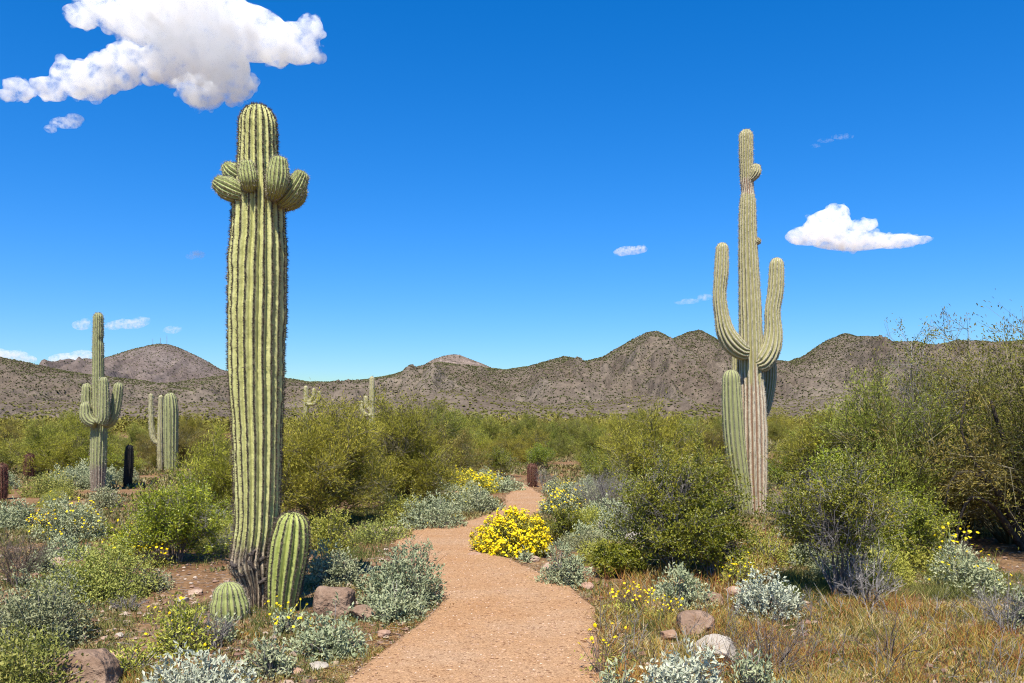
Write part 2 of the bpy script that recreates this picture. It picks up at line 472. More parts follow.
def mountain(name, D, crest, front, back, material, seed, gully=0.38, nscrub=9000, rs=(1.6, 3.6), pad=160, foot=0.0, rough=1.5):
    cx = np.array([c[0] for c in crest], float); cyy = np.array([c[1] for c in crest], float)
    px = np.arange(cx[0] - pad, cx[-1] + pad + 1, 2.0)
    hpx = np.interp(px, cx, HZ - cyy)
    k = np.array([1, 2, 1.]); k /= k.sum(); hpx = np.convolve(np.pad(hpx, 1, mode='edge'), k, 'valid')
    for sgn, e in ((1, cx[0]), (-1, cx[-1])):        # the ends run down to the plain
        t = np.clip((px - e) * sgn / pad + 1, 0, 1); hpx = hpx * (t * t * (3 - 2 * t))
    X = (px - 512) / F * D
    h = hpx / F * D + CAM_H
    v = np.concatenate([-np.linspace(1, 0, 70)[:-1] ** 1.25, np.linspace(0, 1, 26) ** 1.2])
    V, XX = np.meshgrid(v, X, indexing='ij')
    Yd = D + np.where(V < 0, V * front, V * back)
    prof = np.where(V < 0, (1 - np.abs(V)) ** 1.18, (1 - V) ** 1.3)
    H = prof * h[None, :]
    mid = np.clip(np.abs(V) * 3.0, 0, 1) * np.clip((1 - np.abs(V)) * 3, 0, 1)
    w = 1.0 / (D * 0.05)
    n1 = fbm(np.stack([XX * w, Yd * w * 0.45, np.zeros_like(XX)], -1), seed, 6, 0.55, True)
    n2 = fbm(np.stack([XX * w * 5, Yd * w * 4, np.zeros_like(XX)], -1), seed + 9, 4, 0.6)
    H = H + (n1 - 0.15) * gully * h[None, :] * mid + n2 * rough / F * D * (0.35 + mid) * prof ** 0.5 * 0.9
    H = np.maximum(H, -2.0 + 0 * H) - np.where(prof < 0.01, 3.0, 0.0)
    mbm = MB(); mbm.add(np.stack([XX, Yd, H], -1), grid_faces(*XX.shape))
    m = link(name, mbm.mesh(name, material, True)); m['kind'] = 'structure'
    if nscrub:
        rng = np.random.default_rng(seed + 3)
        ii = rng.integers(2, 69, nscrub) ; jj = rng.integers(0, XX.shape[1] - 1, nscrub)
        # even over the slope: pick by the size of the cell
        vv = -(rng.random(nscrub)) ** (1.0 if name == 'foothill' else 1.5)
        fi = np.interp(vv, v[:70], np.arange(70)); i0 = np.clip(fi.astype(int), 0, 68); fr = fi - i0
        fj = rng.random(nscrub); j0 = jj
        def samp(A):
            a = A[i0, j0] * (1 - fj) + A[i0, j0 + 1] * fj; b = A[i0 + 1, j0] * (1 - fj) + A[i0 + 1, j0 + 1] * fj
            return a * (1 - fr) + b * fr
        p = np.stack([samp(XX), samp(Yd), samp(H)], -1)
        dens = fbm(p * np.array([1, 1, 0]) * (4.0 / D * 10), seed + 40, 3)
        keep = (p[:, 2] > -1.0) & (dens > -0.6)
        p = p[keep]
        ps = D / 2000.0
        r = rng.uniform(rs[0], rs[1], len(p)) * ps
        if name == 'foothill': r = r * (1 + 1.1 * np.abs(vv[keep]))
        mbs = MB(); blobs(mbs, p + np.array([0, 0, 0.3]), r, rng, rng.random(len(p)))
        so = link('scrub', mbs.mesh(name + '_scrub', scrub_low if name == 'foothill' else scrub_far)); so['kind'] = 'stuff'
        so['label'] = {'mountain': 'dark scrub dotting the brown mountain slopes', 'far_mountain': 'dark scrub dotting the far conical peak', 'foothill': 'scattered desert scrub on the low foothills'}.get(name, 'dark scrub on the slope of the ridge')
        so['category'] = 'scrub'
    return m

M_near = hill_material('hillside_near', (0.108, 0.082, 0.062), (0.136, 0.107, 0.082), (0.170, 0.138, 0.107), 1.0)
M_far = hill_material('hillside_far_hazed', (0.12, 0.092, 0.078), (0.145, 0.115, 0.102), (0.175, 0.142, 0.126), 0.8)  # slight purplish haze of the distance is mixed into this slope colour
mountain('mountain', 2100, [(230,376),(260,376),(285,378),(310,382),(345,382),(370,379),(395,374),(420,366),(440,362),(452,364),(466,365),(490,368),(505,370),(530,366),(550,360),(565,356),(585,361),(602,357),(622,345),(645,333),(657,331),(672,339),(688,332),(700,330),(715,338),(730,350),(760,360),(785,362),(802,357),(825,341),(845,333),(860,337.5),(890,347),(915,344),(935,345),(960,340),(990,343),(1024,340),(1060,345),(1120,365),(1200,380)],
         900, 900, M_near, 11, nscrub=110000, rs=(0.8, 1.9))
mountain('ridge', 1750, [(-220,352),(-140,345),(-60,352),(0,357),(15,360),(30,363),(60,370),(85,374),(110,377),(145,381),(190,389),(240,400),(300,410)],
         800, 700, M_near, 23, nscrub=50000, rs=(0.8, 2.0))
mountain('far_mountain', 4300, [(60,382),(90,366),(105,358),(130,350),(150,345),(157,344),(166,344),(175,346),(187,351),(205,360),(220,369),(245,376),(290,392)],
         1500, 1200, M_far, 31, nscrub=20000, rs=(0.7, 1.5), rough=1.0)
M_rock = hill_material('rocky_summit', (0.17, 0.13, 0.105), (0.22, 0.17, 0.14), (0.28, 0.22, 0.19), 1.4)
mountain('far_mountain', 3300, [(385,388),(405,380),(422,366),(434,359),(446,355.5),(453,354),(460,355),(470,359),(484,364),(500,372),(520,384)],
         1200, 1000, M_rock, 37, nscrub=4000, rs=(0.7, 1.3), rough=1.6, pad=60)
mountain('foothill', 1050, [(-150,410),(-60,404),(30,410),(90,400),(150,408),(220,402),(300,409),(380,401),(425,395),(455,390),(490,396),(540,406),(600,402),(640,396),(690,404),(740,409),(800,398),(850,392),(900,402),(1000,396),(1100,404)],
         420, 500, M_near, 41, nscrub=30000, rs=(0.8, 2.0), rough=2.0)

# ---- masts on the far peak
steel = rough_mat('galvanised_steel', [(0.3, (0.20, 0.20, 0.21)), (0.7, (0.30, 0.30, 0.31))], 0.5, 0.0, 0.6)
def mast(px, top, base, label, rr=1.6):
    b = P(px, base, 4290.0); hh = (base - top) / F * 4290
    t = thing('radio_mast', (b[0], b[1], b[2] - 4), label, 'mast', 'radio masts on the far peak')
    hh += 4
    q = MB()
    cs = [np.array([math.cos(a), math.sin(a), 0]) for a in (0.3, 2.4, 4.5)]
    lv = np.linspace(0, 1, 9)
    for c in cs:
        segs(q, c * rr, c * rr * 0.35 + np.array([0, 0, hh * 0.86]), 0.45, 0.35, 4)
    for k in range(8):
        for a in range(3):
            r0 = rr * (1 - 0.65 * lv[k]); r1 = rr * (1 - 0.65 * lv[k + 1])
            segs(q, cs[a] * r0 + [0, 0, hh * 0.86 * lv[k]], cs[(a + 1) % 3] * r1 + [0, 0, hh * 0.86 * lv[k + 1]], 0.25, 0.25, 3)
    link('lattice_tower', q.mesh('lattice_tower', steel), t)
    q = MB(); segs(q, [0, 0, hh * 0.85], [0, 0, hh], 0.4, 0.2, 4)
    link('antenna', q.mesh('antenna', steel), t)
mast(167, 334, 344.6, 'tallest thin radio mast, rightmost on the far conical peak')
mast(160.5, 337, 344.2, 'shorter radio mast just left of the tallest one on the far peak')
mast(153, 338, 345.2, 'leftmost small radio mast on the far conical peak', 1.3)

# ---- clouds
def cloud_material(name, dens, scale, thr=0.44):
    m, n, l = new_mat(name)
    tc = n.new('ShaderNodeTexCoord')
    nz = n.new('ShaderNodeTexNoise'); nz.inputs['Scale'].default_value = scale; nz.inputs['Detail'].default_value = 8; nz.inputs['Roughness'].default_value = 0.66
    l.new(tc.outputs['Object'], nz.inputs['Vector'])
    mr = n.new('ShaderNodeMapRange'); mr.inputs['From Min'].default_value = thr; mr.inputs['From Max'].default_value = thr + 0.30
    mr.inputs['To Min'].default_value = 0.0; mr.inputs['To Max'].default_value = dens
    l.new(nz.outputs['Fac'], mr.inputs['Value'])
    m.cycles.volume_sampling = 'DISTANCE'
    pv = n.new('ShaderNodeVolumePrincipled')
    pv.inputs['Color'].default_value = (1.0, 1.0, 1.0, 1); pv.inputs['Anisotropy'].default_value = 0.0
    l.new(mr.outputs[0], pv.inputs['Density'])
    o = n.new('ShaderNodeOutputMaterial'); l.new(pv.outputs[0], o.inputs['Volume'])
    return m

import bmesh
def cloud(puffs, Y, label, dens, seed, vox=1.6, depth=1.0, disp=5.0, thr=0.44, nsc=9.0, group=None, nsmall=12):
    """puffs: (px, py, rx px, ry px); built at its real distance with its own depth"""
    rng = np.random.default_rng(seed)
    k = Y / F
    px = np.mean([p[0] for p in puffs]); py = np.mean([p[1] for p in puffs])
    c = P(px, py, Y)
    bm = bmesh.new()
    for (x, y, rx, ry) in puffs:
        r = bmesh.ops.create_icosphere(bm, subdivisions=3, radius=1.0)
        rz = min(rx, ry * 2.0) * depth
        off = rng.uniform(-0.5, 0.5) * rz
        for vv in r['verts']:
            vv.co = ((vv.co.x * rx + x - px) * k, (vv.co.y * rz + off) * k, (vv.co.z * ry - (y - py)) * k)
        for _ in range(nsmall):                       # small billows on the surface of the large one
            d = rng.normal(size=3); d /= np.linalg.norm(d); q = d * np.array([rx, rz, ry]) * rng.uniform(0.82, 1.10)
            sr = min(rx, ry) * rng.uniform(0.08, 0.40)
            r2 = bmesh.ops.create_icosphere(bm, subdivisions=2, radius=1.0)
            for vv in r2['verts']:
                vv.co = ((vv.co.x * sr * 1.25 + q[0] + x - px) * k, (vv.co.y * sr + q[1] + off) * k, (vv.co.z * sr + q[2] - (y - py)) * k)
    me = bpy.data.meshes.new('cloud_raw'); bm.to_mesh(me); bm.free()
    tmp = bpy.data.objects.new('cloud_raw', me); COL.objects.link(tmp)
    md = tmp.modifiers.new('r', 'REMESH'); md.mode = 'VOXEL'; md.voxel_size = vox * k
    dg = bpy.context.evaluated_depsgraph_get()
    me2 = bpy.data.meshes.new_from_object(tmp.evaluated_get(dg))
    bpy.data.objects.remove(tmp); bpy.data.meshes.remove(me)
    me2.materials.clear(); me2.materials.append(cloud_material('cloud_vapour', dens / k, nsc / (100 * k), thr))
    me2.name = 'cloud'
    o = link('cloud', me2, None, c)
    tag(o, label, 'cloud', group)
    return o
cloud([(150,10,58,22),(112,8,34,15),(200,20,58,26),(250,35,42,20),(293,38,24,18),(311,25,11,11),(180,48,38,22),(213,62,34,24),(232,84,22,15),(206,99,22,13),(162,64,24,16),(132,58,22,13),(106,66,25,15),(80,80,27,16),(54,92,16,10),(21,91,13,10),(6,95,9,5),(275,55,17,9),(84,20,16,9),(190,-12,60,18)],
      5200, 'large white cumulus cloud at the top left of the sky', 0.24, 5, vox=1.5, depth=1.3, thr=0.435, nsc=7.0, nsmall=34)
cloud([(852,242,44,9),(830,224,22,16),(806,238,24,9),(898,240,26,7),(862,226,14,6),(920,241,9,4),(838,212,12,8)], 5600,
      'flat based white cloud to the right of the tall right saguaro', 0.24, 8, vox=1.0, depth=1.3, thr=0.43, nsc=12, nsmall=26)
cloud([(67,124,16,5),(75,119,9,5),(52,130,6,4)], 5400, 'small white wisp of cloud just under the large cloud', 0.15, 12, vox=0.8, disp=2.0, nsc=25)
cloud([(630,250,14,4.5),(622,252,9,4),(640,249,8,4)], 5800, 'small oval white cloud alone in the middle of the sky', 0.18, 14, vox=0.8, disp=1.8, nsc=25)
cloud([(197,254,8,4),(191,257,5,3)], 5800, 'tiny white cloud scrap just left of the tall saguaro trunk', 0.12, 15, vox=0.7, disp=1.5, nsc=30)
cloud([(128,324,19,5),(142,321,8,4.5),(112,326,8,4)], 9000, 'flat white cloud just right of the smaller saguaro top above the far peak', 0.14, 16, vox=0.8, disp=1.8, nsc=25)
cloud([(80,325,9,5),(86,322,5,4)], 9000, 'small white cloud just left of the smaller saguaro top', 0.13, 17, vox=0.8, disp=1.5, nsc=25)
cloud([(172,330,8,4),(178,329,4,3)], 9000, 'faint tiny cloud just above the far conical peak', 0.10, 18, vox=0.7, disp=1.5, nsc=30)
cloud([(14,356,16,6),(26,359,10,4.5),(-8,354,14,7)], 9500, 'low white cloud on the ridge at the left edge', 0.16, 19, vox=0.8, disp=1.8, nsc=25)
cloud([(72,360,22,7),(58,364,14,5),(84,357,12,7)], 9500, 'low white cloud on the ridge left of the smaller saguaro', 0.16, 20, vox=0.8, disp=1.8, nsc=25)
cloud([(705,297,8,3.5),(690,301,10,3),(680,303,6,2)], 6000, 'faint wisp of cloud left of the tall right saguaro', 0.10, 21, vox=0.8, disp=1.5, nsc=25)
cloud([(842,137,12,2.5),(825,141,9,2),(815,146,5,2)], 5600, 'thin streak of cloud high above the flat based cloud', 0.05, 22, vox=0.8, disp=1.2, nsc=25)
# ------------------------------------------------------------------ saguaros and other cacti
def cactus_mat(name, green0, green1, crest, cork0, cork1, crest_from=0.80):
    """tint = 0 in the groove .. 1 on the rib crest, age = share of corky old skin"""
    m, n, l = new_mat(name)
    tc = n.new('ShaderNodeTexCoord')
    at = n.new('ShaderNodeAttribute'); at.attribute_name = 'tint'
    ag = n.new('ShaderNodeAttribute'); ag.attribute_name = 'age'
    nz = n.new('ShaderNodeTexNoise'); nz.inputs['Scale'].default_value = 9; nz.inputs['Detail'].default_value = 6; nz.inputs['Roughness'].default_value = 0.7
    l.new(tc.outputs['Object'], nz.inputs['Vector'])
    n2 = n.new('ShaderNodeTexNoise'); n2.inputs['Scale'].default_value = 42; n2.inputs['Detail'].default_value = 4
    l.new(tc.outputs['Object'], n2.inputs['Vector'])
    g = ramp(n, [(0.3, green0), (0.7, green1)]); l.new(nz.outputs['Fac'], g.inputs[0])
    c = ramp(n, [(0.25, cork0), (0.45, tuple(0.5 * (a + b) for a, b in zip(cork0, cork1))), (0.62, cork1)]); cm = n.new('ShaderNodeMath'); cm.operation = 'MULTIPLY_ADD'; cm.inputs[1].default_value = 0.55; l.new(at.outputs['Fac'], cm.inputs[0])
    cn = n.new('ShaderNodeMath'); cn.operation = 'MULTIPLY_ADD'; cn.inputs[1].default_value = 0.55; cn.inputs[2].default_value = -0.16; l.new(n2.outputs['Fac'], cn.inputs[0]); l.new(cn.outputs[0], cm.inputs[2])
    l.new(cm.outputs[0], c.inputs[0])
    ad = n.new('ShaderNodeMath'); ad.operation = 'MULTIPLY_ADD'; ad.inputs[1].default_value = 0.9; l.new(nz.outputs['Fac'], ad.inputs[0])
    sb = n.new('ShaderNodeMath'); sb.operation = 'MULTIPLY_ADD'; sb.inputs[1].default_value = 2.0; sb.inputs[2].default_value = -1.0
    l.new(ag.outputs['Fac'], sb.inputs[0]); l.new(sb.outputs[0], ad.inputs[2])
    st = n.new('ShaderNodeMapRange'); st.inputs['From Min'].default_value = 0.30; st.inputs['From Max'].default_value = 0.62
    l.new(ad.outputs[0], st.inputs['Value'])
    m1 = n.new('ShaderNodeMix'); m1.data_type = 'RGBA'; l.new(st.outputs[0], m1.inputs[0]); l.new(g.outputs[0], m1.inputs[6]); l.new(c.outputs[0], m1.inputs[7])
    cr = n.new('ShaderNodeMapRange'); cr.inputs['From Min'].default_value = crest_from; cr.inputs['From Max'].default_value = 0.97; cr.inputs['To Max'].default_value = 0.85
    l.new(at.outputs['Fac'], cr.inputs['Value'])
    m2 = n.new('ShaderNodeMix'); m2.data_type = 'RGBA'; l.new(cr.outputs[0], m2.inputs[0]); l.new(m1.outputs[2], m2.inputs[6]); m2.inputs[7].default_value = (*crest, 1)
    b = n.new('ShaderNodeBsdfPrincipled'); b.inputs['Roughness'].default_value = 0.6; b.inputs['Specular IOR Level'].default_value = 0.25
    l.new(m2.outputs[2], b.inputs['Base Color'])
    bp = n.new('ShaderNodeBump'); bp.inputs['Strength'].default_value = 0.45; bp.inputs['Distance'].default_value = 0.02
    mxh = n.new('ShaderNodeMath'); mxh.operation = 'MULTIPLY_ADD'; mxh.inputs[1].default_value = 0.5
    l.new(n2.outputs['Fac'], mxh.inputs[0]); l.new(nz.outputs['Fac'], mxh.inputs[2])
    l.new(mxh.outputs[0], bp.inputs['Height']); l.new(bp.outputs[0], b.inputs['Normal'])
    o = n.new('ShaderNodeOutputMaterial'); l.new(b.outputs[0], o.inputs['Surface'])
    return m

spine_dark = leaf_mat('spine_dark', [(0, (0.055, 0.040, 0.032)), (0.6, (0.12, 0.09, 0.07)), (1, (0.26, 0.20, 0.15))], 0.0, 0.6, 0.0)
spine_pale = leaf_mat('spine_pale', [(0, (0.16, 0.12, 0.085)), (0.5, (0.34, 0.29, 0.22)), (1, (0.58, 0.52, 0.42))], 0.0, 0.6, 0.0)
spine_red = leaf_mat('spine_red', [(0, (0.07, 0.025, 0.02)), (0.6, (0.17, 0.055, 0.04)), (1, (0.30, 0.14, 0.10))], 0.0, 0.6, 0.0)
spine_black = leaf_mat('spine_black', [(0, (0.008, 0.007, 0.006)), (1, (0.03, 0.026, 0.022))], 0.0, 0.7, 0.0)
skin_main = cactus_mat('saguaro_skin', (0.41, 0.415, 0.155), (0.56, 0.545, 0.235), (0.075, 0.056, 0.040), (0.10, 0.072, 0.055), (0.50, 0.40, 0.27), 0.82)
skin_bud = cactus_mat('saguaro_young_skin', (0.24, 0.28, 0.09), (0.38, 0.40, 0.15), (0.10, 0.08, 0.05), (0.09, 0.07, 0.05), (0.25, 0.2, 0.15))
skin_pup = cactus_mat('saguaro_pup_skin', (0.30, 0.345, 0.085), (0.44, 0.465, 0.145), (0.10, 0.08, 0.06), (0.07, 0.05, 0.045), (0.2, 0.16, 0.12))
skin_pale = cactus_mat('saguaro_pale_skin', (0.27, 0.255, 0.105), (0.38, 0.345, 0.16), (0.50, 0.44, 0.31), (0.22, 0.125, 0.075), (0.60, 0.515, 0.38), 0.62)
skin_green = cactus_mat('saguaro_green_skin', (0.25, 0.265, 0.115), (0.34, 0.345, 0.155), (0.15, 0.13, 0.09), (0.14, 0.10, 0.075), (0.33, 0.27, 0.21))
skin_red = cactus_mat('barrel_skin', (0.09, 0.055, 0.03), (0.14, 0.075, 0.045), (0.20, 0.07, 0.05), (0.1, 0.05, 0.04), (0.2, 0.1, 0.07))
skin_black = cactus_mat('saguaro_black_skin', (0.010, 0.009, 0.008), (0.022, 0.019, 0.016), (0.008, 0.007, 0.006), (0.01, 0.009, 0.008), (0.02, 0.018, 0.015))  # near-black all over, ribs and grooves alike

def stem(mb, pts, rad, nr, depth=0.17, per=6, row=0.03, areole=0.032, spine=0.032, nsp=7, sw=0.0035,
         dome=1.15, age=None, wob=0.05, lump=0.03, seed=1, power=0.6, smat=1, top_fuzz=1.0, extra=None, base_dome=False):
    rng = np.random.default_rng(seed)
    pts = np.asarray(pts, float); rad = np.asarray(rad, float)
    # Catmull-Rom through the points
    k = len(pts); Q = np.c_[pts, rad]
    Q = np.vstack([2 * Q[0] - Q[1], Q, 2 * Q[-1] - Q[-2]])
    out = []
    for i in range(k - 1):
        a, b, c, d = Q[i], Q[i + 1], Q[i + 2], Q[i + 3]
        t = np.linspace(0, 1, 24, endpoint=False)[:, None]
        out.append(0.5 * (2 * b + (c - a) * t + (2 * a - 5 * b + 4 * c - d) * t ** 2 + (3 * b - a - 3 * c + d) * t ** 3))
    out.append(Q[-2][None]); C = np.vstack(out)
    dd = np.concatenate([[0], np.cumsum(np.linalg.norm(np.diff(C[:, :3], axis=0), axis=1))])
    L = dd[-1]; n = max(int(L / row), 4)
    ss = np.linspace(0, L, n)
    C = np.stack([np.interp(ss, dd, C[:, j]) for j in range(4)], -1)
    R = np.maximum(C[:, 3], 0.004); C = C[:, :3]
    tan = nrm(np.gradient(C, axis=0))
    # rounded tip
    nd = max(int(R[-1] * 1.6 * dome / row), 6)
    aa = np.linspace(0, math.pi / 2, nd + 1)[1:-1]
    C = np.vstack([C, C[-1] + tan[-1] * (R[-1] * dome * np.sin(aa))[:, None]])
    tipc = C[n - 1] + tan[n - 1] * R[-1] * dome
    R = np.concatenate([R, R[-1] * np.cos(aa) ** 0.92]); tan = np.vstack([tan, np.repeat(tan[-1:], len(aa), 0)])
    if base_dome:
        nb = 6; ab = np.linspace(0, math.pi / 2, nb + 1)[1:][::-1]
        C = np.vstack([C[0] - tan[0] * (R[0] * 0.7 * np.sin(ab))[:, None], C]); R = np.concatenate([R[0] * np.maximum(np.cos(ab), 0.05), R]); tan = np.vstack([np.repeat(tan[:1], nb, 0), tan])
    n = len(C)
    up = np.array([0.05, -1.0, 0.02]) if abs(tan[0][1]) < 0.9 else np.array([1.0, 0, 0])
    N = [nrm(up - tan[0] * (up @ tan[0]))]
    for i in range(1, n):
        N.append(nrm(N[-1] - tan[i] * (N[-1] @ tan[i])))
    N = np.array(N); B = np.cross(tan, N)
    m = nr * per
    th = np.arange(m) / m * 2 * math.pi
    s01 = np.linspace(0, 1, n)
    arc = np.concatenate([[0], np.cumsum(np.linalg.norm(np.diff(C, axis=0), axis=1))])
    thw = th[None] + wob * fbm(np.stack(np.broadcast_arrays(arc[:, None] * 1.1, np.cos(th)[None] * 1.5, np.sin(th)[None] * 1.5), -1), seed, 3)
    p = np.abs(np.sin(nr * th / 2.0))[None] * np.ones((n, 1))
    prof = 1 - depth * (1 - p ** power)
    lm = 1 + 0.5 * lump * vnoise(np.stack(np.broadcast_arrays(arc[:, None] * 2.4 + 0 * th[None], 0.5 + 0 * th[None], 0.5 + 0 * th[None]), -1), seed + 15) + lump * fbm(np.stack(np.broadcast_arrays(arc[:, None] * 3.2, np.cos(th)[None] * 1.3, np.sin(th)[None] * 1.3), -1), seed + 5, 4) \
           + 0.5 * lump * fbm(np.stack(np.broadcast_arrays(arc[:, None] * 16, np.cos(th)[None] * 4, np.sin(th)[None] * 4), -1), seed + 6, 2)
    rr = R[:, None] * prof * lm
    if extra is not None: rr = rr * extra(arc[:, None], thw)
    v = C[:, None] + rr[..., None] * (np.cos(thw)[..., None] * N[:, None] + np.sin(thw)[..., None] * B[:, None])
    ag = np.zeros((n, m)) if age is None else np.broadcast_to(age(arc[:, None], thw, v), (n, m))
    i = np.arange(n - 1)[:, None] * m; j = np.arange(m)[None]; j2 = (j + 1) % m
    q = np.stack([i + j, i + j2, i + m + j2, i + m + j], -1).reshape(-1, 4)
    vv = np.vstack([v.reshape(-1, 3), tipc[None], C[0][None]]); ti = n * m
    top = np.stack([(n - 1) * m + np.arange(m), (n - 1) * m + (np.arange(m) + 1) % m, np.full(m, ti)], -1)
    bot = np.stack([(np.arange(m) + 1) % m, np.arange(m), np.full(m, ti + 1)], -1)
    mb.add(vv, [q, top, bot], np.concatenate([p.ravel(), [0.8, 0]]), np.concatenate([ag.ravel(), [0, 0]]), 0)
    # areoles on the crests, each a star of spines
    crest = (np.arange(nr) * per + per // 2)
    rows = []
    for cidx in crest:
        s = rng.uniform(0, areole)
        tot = arc[-1]
        while s < tot:
            rows.append((np.searchsorted(arc, s), cidx)); s += areole * rng.uniform(0.85, 1.15)
    rows = np.array([r for r in rows if r[0] < n])
    ri, ci = rows[:, 0], rows[:, 1]
    base = v[ri, ci]
    on = nrm(base - C[ri])
    tipf = np.clip((ri - (n - len(aa) - 4)) / 6.0, 0, 1)
    on = nrm(on + tan[ri] * (tipf * 1.0)[:, None])
    K = nsp; base = np.repeat(base, K, 0); on = np.repeat(on, K, 0); M = len(base)
    d = nrm(on * rng.uniform(0.15, 1.0, (M, 1)) + nrm(rng.normal(size=(M, 3))) * 0.75)
    ln = spine * rng.uniform(0.45, 1.2, M)
    sd = nrm(np.cross(d, rng.normal(size=(M, 3)))) * sw * 0.5
    sv = np.stack([base - sd - on * 0.004, base + sd - on * 0.004, base + d * ln[:, None]], 1).reshape(-1, 3)
    mb.add(sv, np.arange(M * 3).reshape(-1, 3), np.repeat(rng.random(M), 3), 0, smat)

def px_stem(mb, spec, Y, org, dy=0.0, **kw):
    """spec rows: (px, py, half width in px[, extra depth])"""
    pts = np.array([P(s[0], s[1], Y + dy + (s[3] if len(s) > 3 else 0)) for s in spec]) - np.asarray(org)
    rad = np.array([s[2] for s in spec]) / F * Y
    stem(mb, pts, rad, **kw)

def cactus_part(name, parent, mats, builder, smooth=True):
    mb = MB(); builder(mb)
    return link(name, mb.mesh(name, mats, smooth), parent)

# ---- the tall saguaro beside the path
YA = CAM_H * F / (606 - HZ)
bA = P(258, 606, YA); bA[2] = 0
A = thing('saguaro', bA, 'tallest thick saguaro left of the path with small round arms ringing its top', 'cactus', None)
def ageA(arc, th, v):
    z = v[..., 2] + 0 * th
    zs = (HZ - 505) / F * YA + CAM_H
    a = np.clip((zs - z) / 0.45, 0, 1) * 0.62
    a = a + 0.25 * np.clip((0.2 - z) / 0.3, 0, 1)
    return a
def exA(arc, th):
    return 1 + 0.10 * np.exp(-((arc - 0.40) / 0.07) ** 2) * (1 + 1.2 * fbm(np.stack(np.broadcast_arrays(arc * 14, np.cos(th) * 4, np.sin(th) * 4), -1), 91, 3))
cactus_part('trunk', A, [skin_main, spine_dark], lambda mb: px_stem(mb,
    [(256,612,13),(256,590,14.5),(254,575,17),(252,561,20.5),(254,545,20.5),(256.5,525,21),(257.5,490,22.3),(257.5,440,24.3),(256.5,390,26.3),(256.5,340,28),(257.5,290,28.3),(257.5,260,28),(258.5,230,26),(258.5,205,25),(258.5,180,21.5),(258,155,19.5),(258,128,18.5)],
    YA, bA, nr=20, depth=0.19, per=8, row=0.022, areole=0.026, spine=0.030, nsp=14, sw=0.0050, dome=1.25, age=ageA, extra=exA, wob=0.07, lump=0.06, seed=3, power=0.85))
for nm, spec, dy in (
    ('a', [(250,197,6,0.0),(238,193,10.5,0.0),(227,188,11.5,0.0),(220,184,8.5,0.0)], -0.14),
    ('b', [(250,182,7,0),(238,176,10.5,0),(231,171,10,0),(228,168,7,0)], -0.02),
    ('c', [(251,192,5,0.12),(249,182,8.2,0.0),(247.5,173,8.8,0.0),(247,166,7,0.0)], -0.26),
    ('d', [(272,197,5,0.14),(276,188,9,0.0),(278,176,11,0),(279,163,8.5,0)], -0.27),
    ('e', [(278,204,5,0.05),(288,197,9.5,0),(296,186,10.5,0),(301,177,8,0)], -0.10),
    ('f', [(275,205,6,0),(287,203,8.5,0),(296,198,9.2,0),(301,191,7,0)], 0.10)):
    cactus_part('arm', A, [skin_bud, spine_pale], lambda mb: px_stem(mb, spec, YA, bA, dy=dy, nr=17, depth=0.17, per=6, row=0.014,
        areole=0.022, spine=0.026, nsp=8, sw=0.003, dome=0.75, wob=0.03, lump=0.02, seed=ord(nm)))
# knobbly scar tissue round the lower trunk
def scar(mb):
    rng = np.random.default_rng(5)
    for _ in range(22):
        a = rng.uniform(0, 6.283); py = rng.normal(562, 9)
        c = P(252, py, YA) - bA; r = 19.5 / F * YA
        pt = c + np.array([math.cos(a) * r, math.sin(a) * r, 0]); s = rng.uniform(0.015, 0.042)
        L = np.array([-math.sin(a), math.cos(a), rng.normal() * 0.5])
        tube(mb, [pt - L * s * 1.6, pt - L * s * 0.5 + rng.normal(size=3) * 0.012, pt + L * s * 0.6 + rng.normal(size=3) * 0.012, pt + L * s * 1.5], [s * 0.35, s * 0.8, s * 0.7, s * 0.2], 6, rng.random())
bark_dark = rough_mat('corky_scar', [(0.3, (0.035, 0.028, 0.026)), (0.5, (0.085, 0.068, 0.060)), (0.7, (0.19, 0.155, 0.13))], 30, 0.8, 0.9)
cactus_part('scar', A, [bark_dark], scar)

# ---- the pup beside its foot
bP = P(285, 610, YA - 0.12); bP[2] = 0
t = thing('saguaro', bP, 'stout bright green young saguaro column leaning against the foot of the tallest saguaro', 'cactus', None)
def age_low(z0, z1, amt=1.0):
    return lambda arc, th, v: np.clip((z1 - v[..., 2]) / (z1 - z0), 0, 1) * amt
cactus_part('trunk', t, [skin_pup, spine_dark], lambda mb: px_stem(mb,
    [(282,617,13),(283,600,15.5),(285,580,17.5),(288,558,19),(290.5,540,18.7),(292,528,16.5)], YA - 0.12, bP,
    nr=14, depth=0.26, per=8, row=0.015, areole=0.024, spine=0.034, nsp=16, sw=0.005, dome=0.95, age=age_low(0.0, 0.10, 0.6), wob=0.06, lump=0.02, seed=22, power=0.75))
bQ = P(229, 621, YA - 0.45); bQ[2] = 0
t = thing('barrel_cactus', bQ, 'small rounded green cactus low on the left of the foot of the tallest saguaro', 'cactus', None)
cactus_part('body', t, [skin_bud, spine_pale], lambda mb: px_stem(mb,
    [(230,626,16),(230,615,18.5),(229.5,604,18.5),(229,596,15.5)], YA - 0.45, bQ,
    nr=18, depth=0.24, per=6, row=0.014, areole=0.02, spine=0.026, nsp=8, sw=0.0035, dome=0.9, seed=25, lump=0.02, power=0.75))

